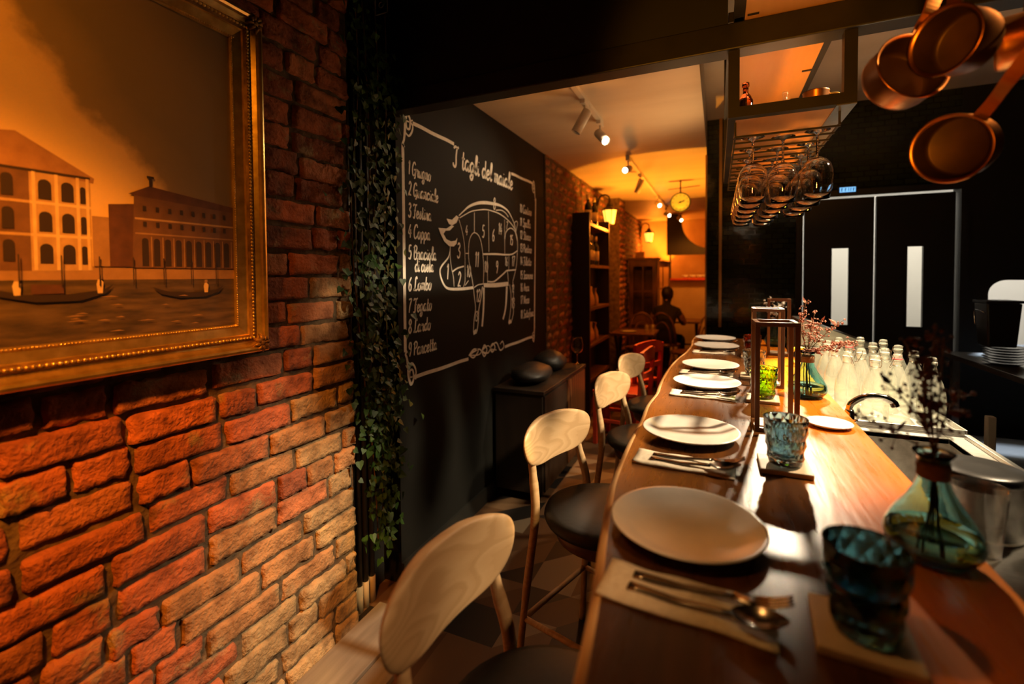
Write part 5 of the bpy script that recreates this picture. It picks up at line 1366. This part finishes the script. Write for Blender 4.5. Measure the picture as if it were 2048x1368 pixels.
MT['dark_bottle']=mat('dark_bottle_glass',(0.012,0.014,0.008),0.08)
def winebottle():
    t=empty('wine_bottle',(0,0,0),'x','bottle','wine bottles in the bookcase')
    b=M(); b.lathe([(0,0),(0.036,0),(0.038,0.006),(0.038,0.190),(0.032,0.212),(0.016,0.236),(0.014,0.295),(0.017,0.297),(0.017,0.310),(0,0.310)],n=24); b.build('body','dark_bottle',t)
    b=M(); b.lathe([(0.0384,0.05),(0.0388,0.05),(0.0388,0.15),(0.0384,0.15)],n=24); tag(b.build('paper_label','label_cream',t),'blank cream label')
    b=M(); b.lathe([(0.0145,0.262),(0.0178,0.262),(0.0180,0.312),(0,0.313)],n=20); b.build('capsule','label_cream',t)
    return t
wb=winebottle(); wb.location=(-1.215,4.74,1.566); wb['label']='wine bottle with a cream label, nearest in the bookcase'
dup(wb,(-1.225,4.87,1.566),0,'wine bottle behind the nearest one in the bookcase'); dup(wb,(-1.215,5.03,1.566),0,'third wine bottle from the front in the bookcase')
dup(wb,(-1.235,4.80,1.986),0,'wine bottle on top of the bookcase near the side panel'); dup(wb,(-1.225,5.02,1.986),0,'wine bottle on top of the bookcase under the lantern')
MT['kraft']=noise_mat('kraft_paper',(0.42,0.22,0.09),(0.58,0.36,0.17),20,0.8,bumps=0.3,dist=0.01)
def pack(loc,s,tilt,label,gr):
    b=M(); vs=[];fs=[]
    rows=[(0,0.050,0.035),(0.05,0.056,0.042),(0.12,0.050,0.034),(0.165,0.030,0.014),(0.185,0.024,0.010),(0.225,0.042,0.012)]
    for (z,a,c) in rows: vs+=[(a*math.cos(2*PI*k/12)*(1+0.12*math.sin(3*k)),c*math.sin(2*PI*k/12),z) for k in range(12)]
    for j in range(5): fs+=[(j*12+k,j*12+(k+1)%12,(j+1)*12+(k+1)%12,(j+1)*12+k) for k in range(12)]
    fs.append(tuple(range(11,-1,-1))); fs.append(tuple(60+k for k in range(12)))
    b.add(vs,fs,0,True); o=b.build('paper_pack','kraft',loc=loc); o.scale=(s,s,s); o.rotation_euler=(0,0,tilt); return tag(o,label,'pack',gr)
k=0
for z,nm in ((1.131,'middle'),(0.756,'lower')):
    for i,y in enumerate((4.70,4.86,5.03)):
        pack((-1.225,y,z),1.0-0.08*i,0.5+i,'tied kraft paper pack on the %s bookcase shelf, %s'%(nm,('nearest','second one','farthest')[i]),'paper packs in the bookcase')

# black sideboard with dark bags and a glass
sb=empty('sideboard',(-1.17,3.25,0),'low black sideboard under the chalk chart','sideboard')
b=M(); b.bb(-0.165,0.165,-0.50,0.50,0.06,0.70); b.build('cabinet_body','dark_wood',sb,bevel=0.004)
b=M(); b.bb(-0.175,0.18,-0.51,0.51,0.70,0.725); b.build('top','dark_wood',sb,bevel=0.003)
for yc in (-0.25,0.25):
    b=M(); b.bb(0.165,0.178,yc-0.235,yc+0.235,0.08,0.69); d=b.build('door','dark_wood' if yc<0 else 'brown_wood',sb)
    b=M(); b.tube([(0.195,yc-0.2*(1 if yc<0 else -1)*-1,0.35),(0.195,yc-0.2*(1 if yc<0 else -1)*-1,0.47)],0.006,8); b.build('handle','iron',d)
def bag(loc,sx,sy,sz,seed,label):
    b=M(); prof=[(0,0)]+[(0.5*math.sin(PI*(0.12+0.88*j/9))**0.6*(1-0.25*j/9),j/9) for j in range(10)]
    b.lathe(prof,n=18); 
    o=b.build('black_bag','seat_black',loc=loc)
    for v in o.data.vertices:
        n_=noise.noise(Vector((v.co.x*4+seed,v.co.y*4,v.co.z*4)))*0.14
        v.co=Vector((v.co.x*sx*(1+n_),v.co.y*sy*(1+n_),v.co.z*sz*(1+0.5*n_)))
    return tag(o,label,'bag','black bags on the sideboard')
bag((-1.18,3.02,0.726),0.30,0.46,0.13,1,'slumped black bag on the near end of the sideboard')
bag((-1.19,3.44,0.726),0.28,0.34,0.16,5,'slumped black bag on the far end of the sideboard')
wg=dup(w0,(-1.045,3.70,0.727+0.0005),0,'clear wine glass standing on the far end of the black sideboard'); wg.rotation_euler=(PI,0,0)
del wg['group']

# red chairs
def redchair():
    t=empty('red_chair',(0,0,0),'x','chair','red painted chairs in the rear room')
    b=M(); b.prism([(-0.19,-0.19),(0.20,-0.20),(0.20,0.20),(-0.19,0.19)],lambda u,v,w:(u,v,0.44+w),0.03); b.build('seat','red_paint',t,bevel=0.008)
    for s in (-1,1):
        b=M(); b.box((0,0,0),(0.038,0.030,0.82)); 
        o=b.build('leg','red_paint',t,bevel=0.004); o.location=(-0.205,s*0.185,0.41); o.rotation_euler=(0,R(-3),0)
        b=M(); b.box((0.18,s*0.175,0.22),(0.036,0.036,0.44)); b.build('leg','red_paint',t,bevel=0.004)
    for (z0,h,nm) in ((0.735,0.085,'top_rail'),(0.60,0.045,'back_slat')):
        b=M(); vs=[];fs=[]; n=10
        for i in range(n+1):
            s=-1+2*i/n; y=0.20*s; x=-0.215-0.03*(1-s*s)-(z0-0.6)*0.06; up=0.03*(1-s*s) if nm=='top_rail' else 0
            for (dx,dz) in ((0.011,0),(-0.011,0),(-0.011,h+up),(0.011,h+up)): vs.append((x+dx,y,z0+dz))
        for i in range(n):
            for k in range(4): a=i*4+k; c=i*4+(k+1)%4; fs.append((a,c,c+4,a+4))
        fs.append((0,1,2,3)); fs.append((n*4+3,n*4+2,n*4+1,n*4)); b.add(vs,fs); b.build(nm,'red_paint',t)
    for s in (-1,1):
        b=M(); b.bb(-0.20,0.18,s*0.178-0.010,s*0.178+0.010,0.20,0.225); b.build('stretcher','red_paint',t)
    return t
rc=redchair(); rc.location=(-0.776,4.60,0); rc.rotation_euler=(0,0,R(150)); rc['label']='farther red chair, its wide curved top rail above the other'
dup(rc,(-0.764,4.12,0),R(174),'nearer red chair beside the fourth bar chair, turned sideways')
# dining tables, wooden chairs, glazed cabinet, person
def dtable(loc,w,d,label,rz=0):
    t=empty('dining_table',loc,label,'table','small dining tables in the rear room',rz)
    b=M(); b.bb(-w/2,w/2,-d/2,d/2,0.715,0.745); b.build('tabletop','brown_wood',t,bevel=0.004)
    for s in (-1,1):
        for q in (-1,1):
            b=M(); b.tube([(s*w*0.40,-q*d*0.42,0),(s*w*0.40,q*d*0.40,0.715)],0.018,8); b.build('leg','iron',t)
    b=M(); b.tube([(-w*0.40,0,0.36),(w*0.40,0,0.36)],0.012,8); b.build('crossbar','iron',t)
    return t
dtable((-0.95,6.05,0),0.52,0.58,'dining table with crossed legs in front of the brick pier')
dtable((-0.50,7.86,0),0.52,0.60,'dining table in front of the cream half wall, person seated at it')
def tglass(loc,label):
    b=M(); b.lathe([(0,0.001),(0.028,0.001),(0.030,0.003),(0.036,0.095),(0.0345,0.095),(0.0285,0.008),(0,0.007)],n=24); return tag(b.build('water_glass','clear_glass',loc=loc),label,'glass','water glasses on the rear table')
tglass((-0.79,5.95,0.7455),'small water glass on the crossed-leg table, left one'); tglass((-0.73,6.02,0.7455),'small water glass on the crossed-leg table, right one')
b=M(); b.lathe([(0,0.004),(0.06,0.003),(0.10,0.014),(0.103,0.016),(0.06,0.008),(0,0.008)],n=36); tag(b.build('side_plate','plate',loc=(-1.02,5.95,0.745)),'pale plate on the crossed-leg table','plate')
def archchair(loc,rz,label):
    t=empty('arch_back_chair',loc,label,'chair','bentwood chairs in the rear room',rz)
    b=M(); b.lathe([(0,0.435),(0.19,0.435),(0.20,0.445),(0.20,0.46),(0.18,0.468),(0,0.466)],n=28); b.build('seat','brown_wood',t)
    b=M(); b.tube([(-0.185-0.04*math.sin(PI*k/16),0.19*math.cos(PI*k/16),0.46+0.46*math.sin(PI*k/16)**0.7) for k in range(17)],0.014,8); b.build('back_hoop','brown_wood',t)
    b=M(); b.tube([(-0.19-0.035*math.sin(PI*k/12),0.12*math.cos(PI*k/12),0.46+0.33*math.sin(PI*k/12)**0.7) for k in range(13)],0.010,8); b.build('inner_hoop','brown_wood',t)
    for sx in (-1,1):
        for sy in (-1,1):
            b=M(); b.tube([(sx*0.20,sy*0.19,0),(sx*0.14,sy*0.14,0.44)],[0.012,0.016],8); b.build('leg','brown_wood',t)
    return t
archchair((-0.98,6.62,0),R(-90),'bentwood chair with an arched back before the glazed cabinet')
archchair((-0.36,6.45,0),R(165),'bentwood chair alone by the right wall of the rear room')
pc=archchair((-0.68,7.12,0),R(80),'bentwood chair the dark-clothed person sits on')
gc=empty('glazed_cabinet',(-1.085,7.80,0),'tall wooden cabinet with a four-pane glazed door at the back of the room','cabinet')
b=M()
b.bb(-0.225,-0.195,-0.13,0.17,0,1.70); b.bb(0.195,0.225,-0.13,0.17,0,1.70); b.bb(-0.195,0.195,0.15,0.17,0,1.70); b.bb(-0.195,0.195,-0.13,0.15,1.66,1.70); b.bb(-0.195,0.195,-0.13,0.15,0.62,0.66); b.bb(-0.195,0.195,-0.13,0.15,0.0,0.05)
b.build('carcass','brown_wood',gc)
b=M(); b.bb(-0.24,0.24,-0.15,0.18,1.70,1.735); b.build('cornice','brown_wood',gc,bevel=0.006)
b=M()
b.bb(-0.195,-0.150,-0.145,-0.128,0.66,1.66); b.bb(0.150,0.195,-0.145,-0.128,0.66,1.66); b.bb(-0.15,0.15,-0.145,-0.128,0.66,0.82); b.bb(-0.15,0.15,-0.145,-0.128,1.60,1.66); b.bb(-0.012,0.012,-0.143,-0.130,0.82,1.60); b.bb(-0.15,-0.012,-0.143,-0.130,1.19,1.215); b.bb(0.012,0.15,-0.143,-0.130,1.19,1.215)
gd=b.build('door','brown_wood',gc)
b=M()
for (u0,u1) in ((-0.15,-0.012),(0.012,0.15)):
    for (a,c) in ((0.82,1.19),(1.215,1.60)): b.bb(u0,u1,-0.138,-0.136,a,c)
b.build('glass_panes','clear_glass',gd)
b=M(); b.bb(-0.195,0.195,-0.142,-0.13,0.05,0.62); b.build('lower_door','brown_wood',gc)
b=M(); b.sphere((0.165,-0.155,1.15),0.012,8); b.build('knob','gold_dark',gd)
b=M(); b.box((0,0,0.05),(0.13,0.10,0.10)); tag(b.build('cardboard_box','kraft',loc=(-1.15,7.80,1.7355)),'small box on top of the glazed cabinet','box')
gs=empty('glazed_screen',(-0.89,8.75,0),'narrow arched glazed screen lit from behind by yellow light','screen')
b=M(); fw=0.11
b.bb(-fw-0.02,-fw+0.012,-0.015,0.015,0,1.60); b.bb(fw-0.012,fw+0.02,-0.015,0.015,0,1.60); b.bb(-0.008,0.008,-0.012,0.012,0.75,1.62); b.bb(-fw,fw,-0.012,0.012,1.20,1.225); b.bb(-fw,fw,-0.015,0.015,0.0,0.75)
b.prism([(-fw-0.02,1.60),(fw+0.02,1.60),(fw+0.02,1.66)]+[((fw+0.02)*math.cos(PI*k/10),1.66+0.055*math.sin(PI*k/10)) for k in range(1,10)]+[(-fw-0.02,1.66)],lambda u,v,w:(u,-0.018+w,v),0.036)
b.build('frame','brown_wood',gs)
b=M(); b.bb(-fw,-0.008,-0.002,0.002,0.75,1.60); b.bb(0.008,fw,-0.002,0.002,0.75,1.60); b.build('glass_panes','clear_glass',gs)
# cream half wall with an open hatch, dark header with a round cutout
b=M(); b.bb(-0.755,-0.090,8.50,8.60,0,1.37); struct(b.build('wall_rear_half','cream_wall'))
b=M(); pl_=[(-0.80,1.80),(-0.090,1.80),(-0.090,1.90)]+[(-0.09-0.47*math.sin(k*PI/20),2.37-0.47*math.cos(k*PI/20)) for k in range(1,11)]+[(-0.56,2.497),(-0.80,2.497)]
b.prism(pl_,lambda u,v,w:(u,8.50+w,v),0.08); struct(b.build('wall_rear_header','dark_wood'))
b=M(); b.bb(-0.755,-0.735,8.50,8.58,1.37,1.80); struct(b.build('trim_5','dark_wood'))
b=M(); b.bb(-0.735,-0.090,8.40,8.62,1.371,1.40); struct(b.build('trim_6','red_paint'))
for i,x in enumerate((-0.50,-0.38,-0.27,-0.17)):
    b=M(); b.lathe([(0,0),(0.030,0),(0.045,0.03),(0.050,0.055),(0.046,0.055),(0.041,0.032),(0.028,0.006),(0,0.006)],n=20)
    tag(b.build('serving_bowl','plate',loc=(x,8.46,1.4005)),'cream bowl on the far hatch ledge, %s'%('leftmost','second from the left','third from the left','rightmost')[i],'bowl','bowls on the hatch ledge')

# seated person in dark clothes, back half turned to the camera
MT['skin']=noise_mat('skin',(0.42,0.23,0.14),(0.50,0.29,0.18),30,0.5)
MT['dark_cloth']=noise_mat('dark_cloth',(0.012,0.010,0.010),(0.022,0.018,0.017),50,0.9,bumps=0.3,dist=0.004)
MT['tan_cloth']=noise_mat('tan_cloth',(0.22,0.11,0.05),(0.32,0.17,0.08),50,0.9)
MT['hair']=noise_mat('dark_hair',(0.010,0.006,0.004),(0.022,0.013,0.008),60,0.5,stretch=(1,1,0.2))
def skin(name,joints,edges,radii,root,m,parent,sub=2):
    me=bpy.data.meshes.new(name); me.from_pydata(joints,edges,[]); o=bpy.data.objects.new(name,me); COL.objects.link(o); o.parent=parent
    sk_=o.modifiers.new('skin','SKIN'); sk_.use_smooth_shade=True
    lay=me.skin_vertices[0].data if len(me.skin_vertices) else None
    if lay is None:
        bm=bmesh.new(); bm.from_mesh(me); bm.verts.layers.skin.verify(); bm.to_mesh(me); bm.free(); lay=me.skin_vertices[0].data
    for v,r in zip(lay,radii):
        v.radius=r if isinstance(r,tuple) else (r,r); v.use_root=False
    lay[root].use_root=True
    s_=o.modifiers.new('subdivision','SUBSURF'); s_.levels=sub; s_.render_levels=sub
    me.materials.append(MT[m]); return o
pp=empty('person',(-0.68,7.12,0),'person in dark clothes with tan sleeves seated at the far table, seen from behind','person',None,R(80)); pp.scale=(0.95,0.95,0.95)
# local: +x forward, z up, hips on the seat at 0.47
J=[(-0.02,0,0.56),(-0.03,0,0.70),(-0.01,0,0.86),(0.03,0,1.00),(0.05,0,1.07),(0.07,0,1.13),(0.085,0,1.20),(0.09,0,1.265),
 (0.02,0.17,0.985),(0.12,0.23,0.80),(0.33,0.17,0.785),(0.41,0.15,0.79),
 (0.02,-0.17,0.985),(0.10,-0.23,0.80),(0.32,-0.17,0.785),(0.40,-0.15,0.79),
 (0.02,0.10,0.545),(0.40,0.13,0.53),(0.36,0.14,0.10),(0.37,0.14,0.055),(0.50,0.15,0.04),
 (0.02,-0.10,0.545),(0.40,-0.13,0.53),(0.34,-0.14,0.10),(0.35,-0.14,0.055),(0.48,-0.15,0.04)]
E_=[(0,1),(1,2),(2,3),(3,4),(4,5),(5,6),(6,7),(3,8),(8,9),(9,10),(10,11),(3,12),(12,13),(13,14),(14,15),(0,16),(16,17),(17,18),(18,19),(19,20),(0,21),(21,22),(22,23),(23,24),(24,25)]
RR=[(0.15,0.11),(0.13,0.10),(0.15,0.11),(0.13,0.09),0.055,0.055,0.085,0.075, 0.062,0.046,0.034,0.026,0.062,0.046,0.034,0.026, 0.095,0.068,0.045,0.04,0.035,0.095,0.068,0.045,0.04,0.035]
body=skin('body',J,E_,RR,0,'dark_cloth',pp)
hd=M(); hd.sphere((0.095,0,1.225),0.09,20,0,(1.05,0.86,1.28)); hd.sphere((0.190,0,1.205),0.016,8,0,(1,0.8,1.3))
for s in (-1,1): hd.sphere((0.085,0.078*s,1.21),0.020,8,0,(0.8,0.4,1.4)); hd.sphere((0.170,0.030*s,1.235),0.011,8)
hd.sphere((0.172,0,1.165),0.014,8,0,(0.6,1.6,0.5))
hd.lathe([(0.052,1.02),(0.048,1.10),(0.05,1.16)],(0.065,0,0),16)
tag(hd.build('head','skin',pp),'face and neck')
h=M(); h.sphere((0.078,0,1.252),0.098,20,0,(1.02,0.92,1.16)); hh=h.build('hair','hair',pp)
for v in hh.data.vertices:
    if v.co.x>0.135 and v.co.z<1.30: v.co.x=0.135+(v.co.x-0.135)*0.2
for s in (-1,1):
    x0=0.40 if s<0 else 0.41
    slv=skin('sleeve',[(0.03,0.175*s,0.97),(0.115,0.232*s,0.80),(0.30,0.178*s,0.787)],[(0,1),(1,2)],[0.068,0.054,0.043],0,'tan_cloth',pp); tag(slv,'tan sleeve')
    hj=[(x0,0.15*s,0.785),(x0+0.06,0.146*s,0.784)]; he=[(0,1)]; hr=[0.024,0.028]
    ha=skin('hand',hj+[(x0+0.075,0.150*s+dy,0.784) for dy in (-0.027,-0.009,0.009,0.027)]+[(x0+0.125+0.01*(i in(1,2)),0.150*s+dy*1.15,0.776) for i,dy in enumerate((-0.027,-0.009,0.009,0.027))]+[(x0+0.145+0.014*(i in(1,2)),0.150*s+dy*1.2,0.762) for i,dy in enumerate((-0.027,-0.009,0.009,0.027))]+[(x0+0.03,0.150*s-0.040*s,0.78),(x0+0.075,0.150*s-0.058*s,0.772)],
     he+[(1,2),(1,3),(1,4),(1,5),(2,6),(3,7),(4,8),(5,9),(6,10),(7,11),(8,12),(9,13),(0,14),(14,15)],[0.024,0.026]+[0.011]*4+[0.0085]*4+[0.007]*4+[0.012,0.009],0,'skin',pp,1)
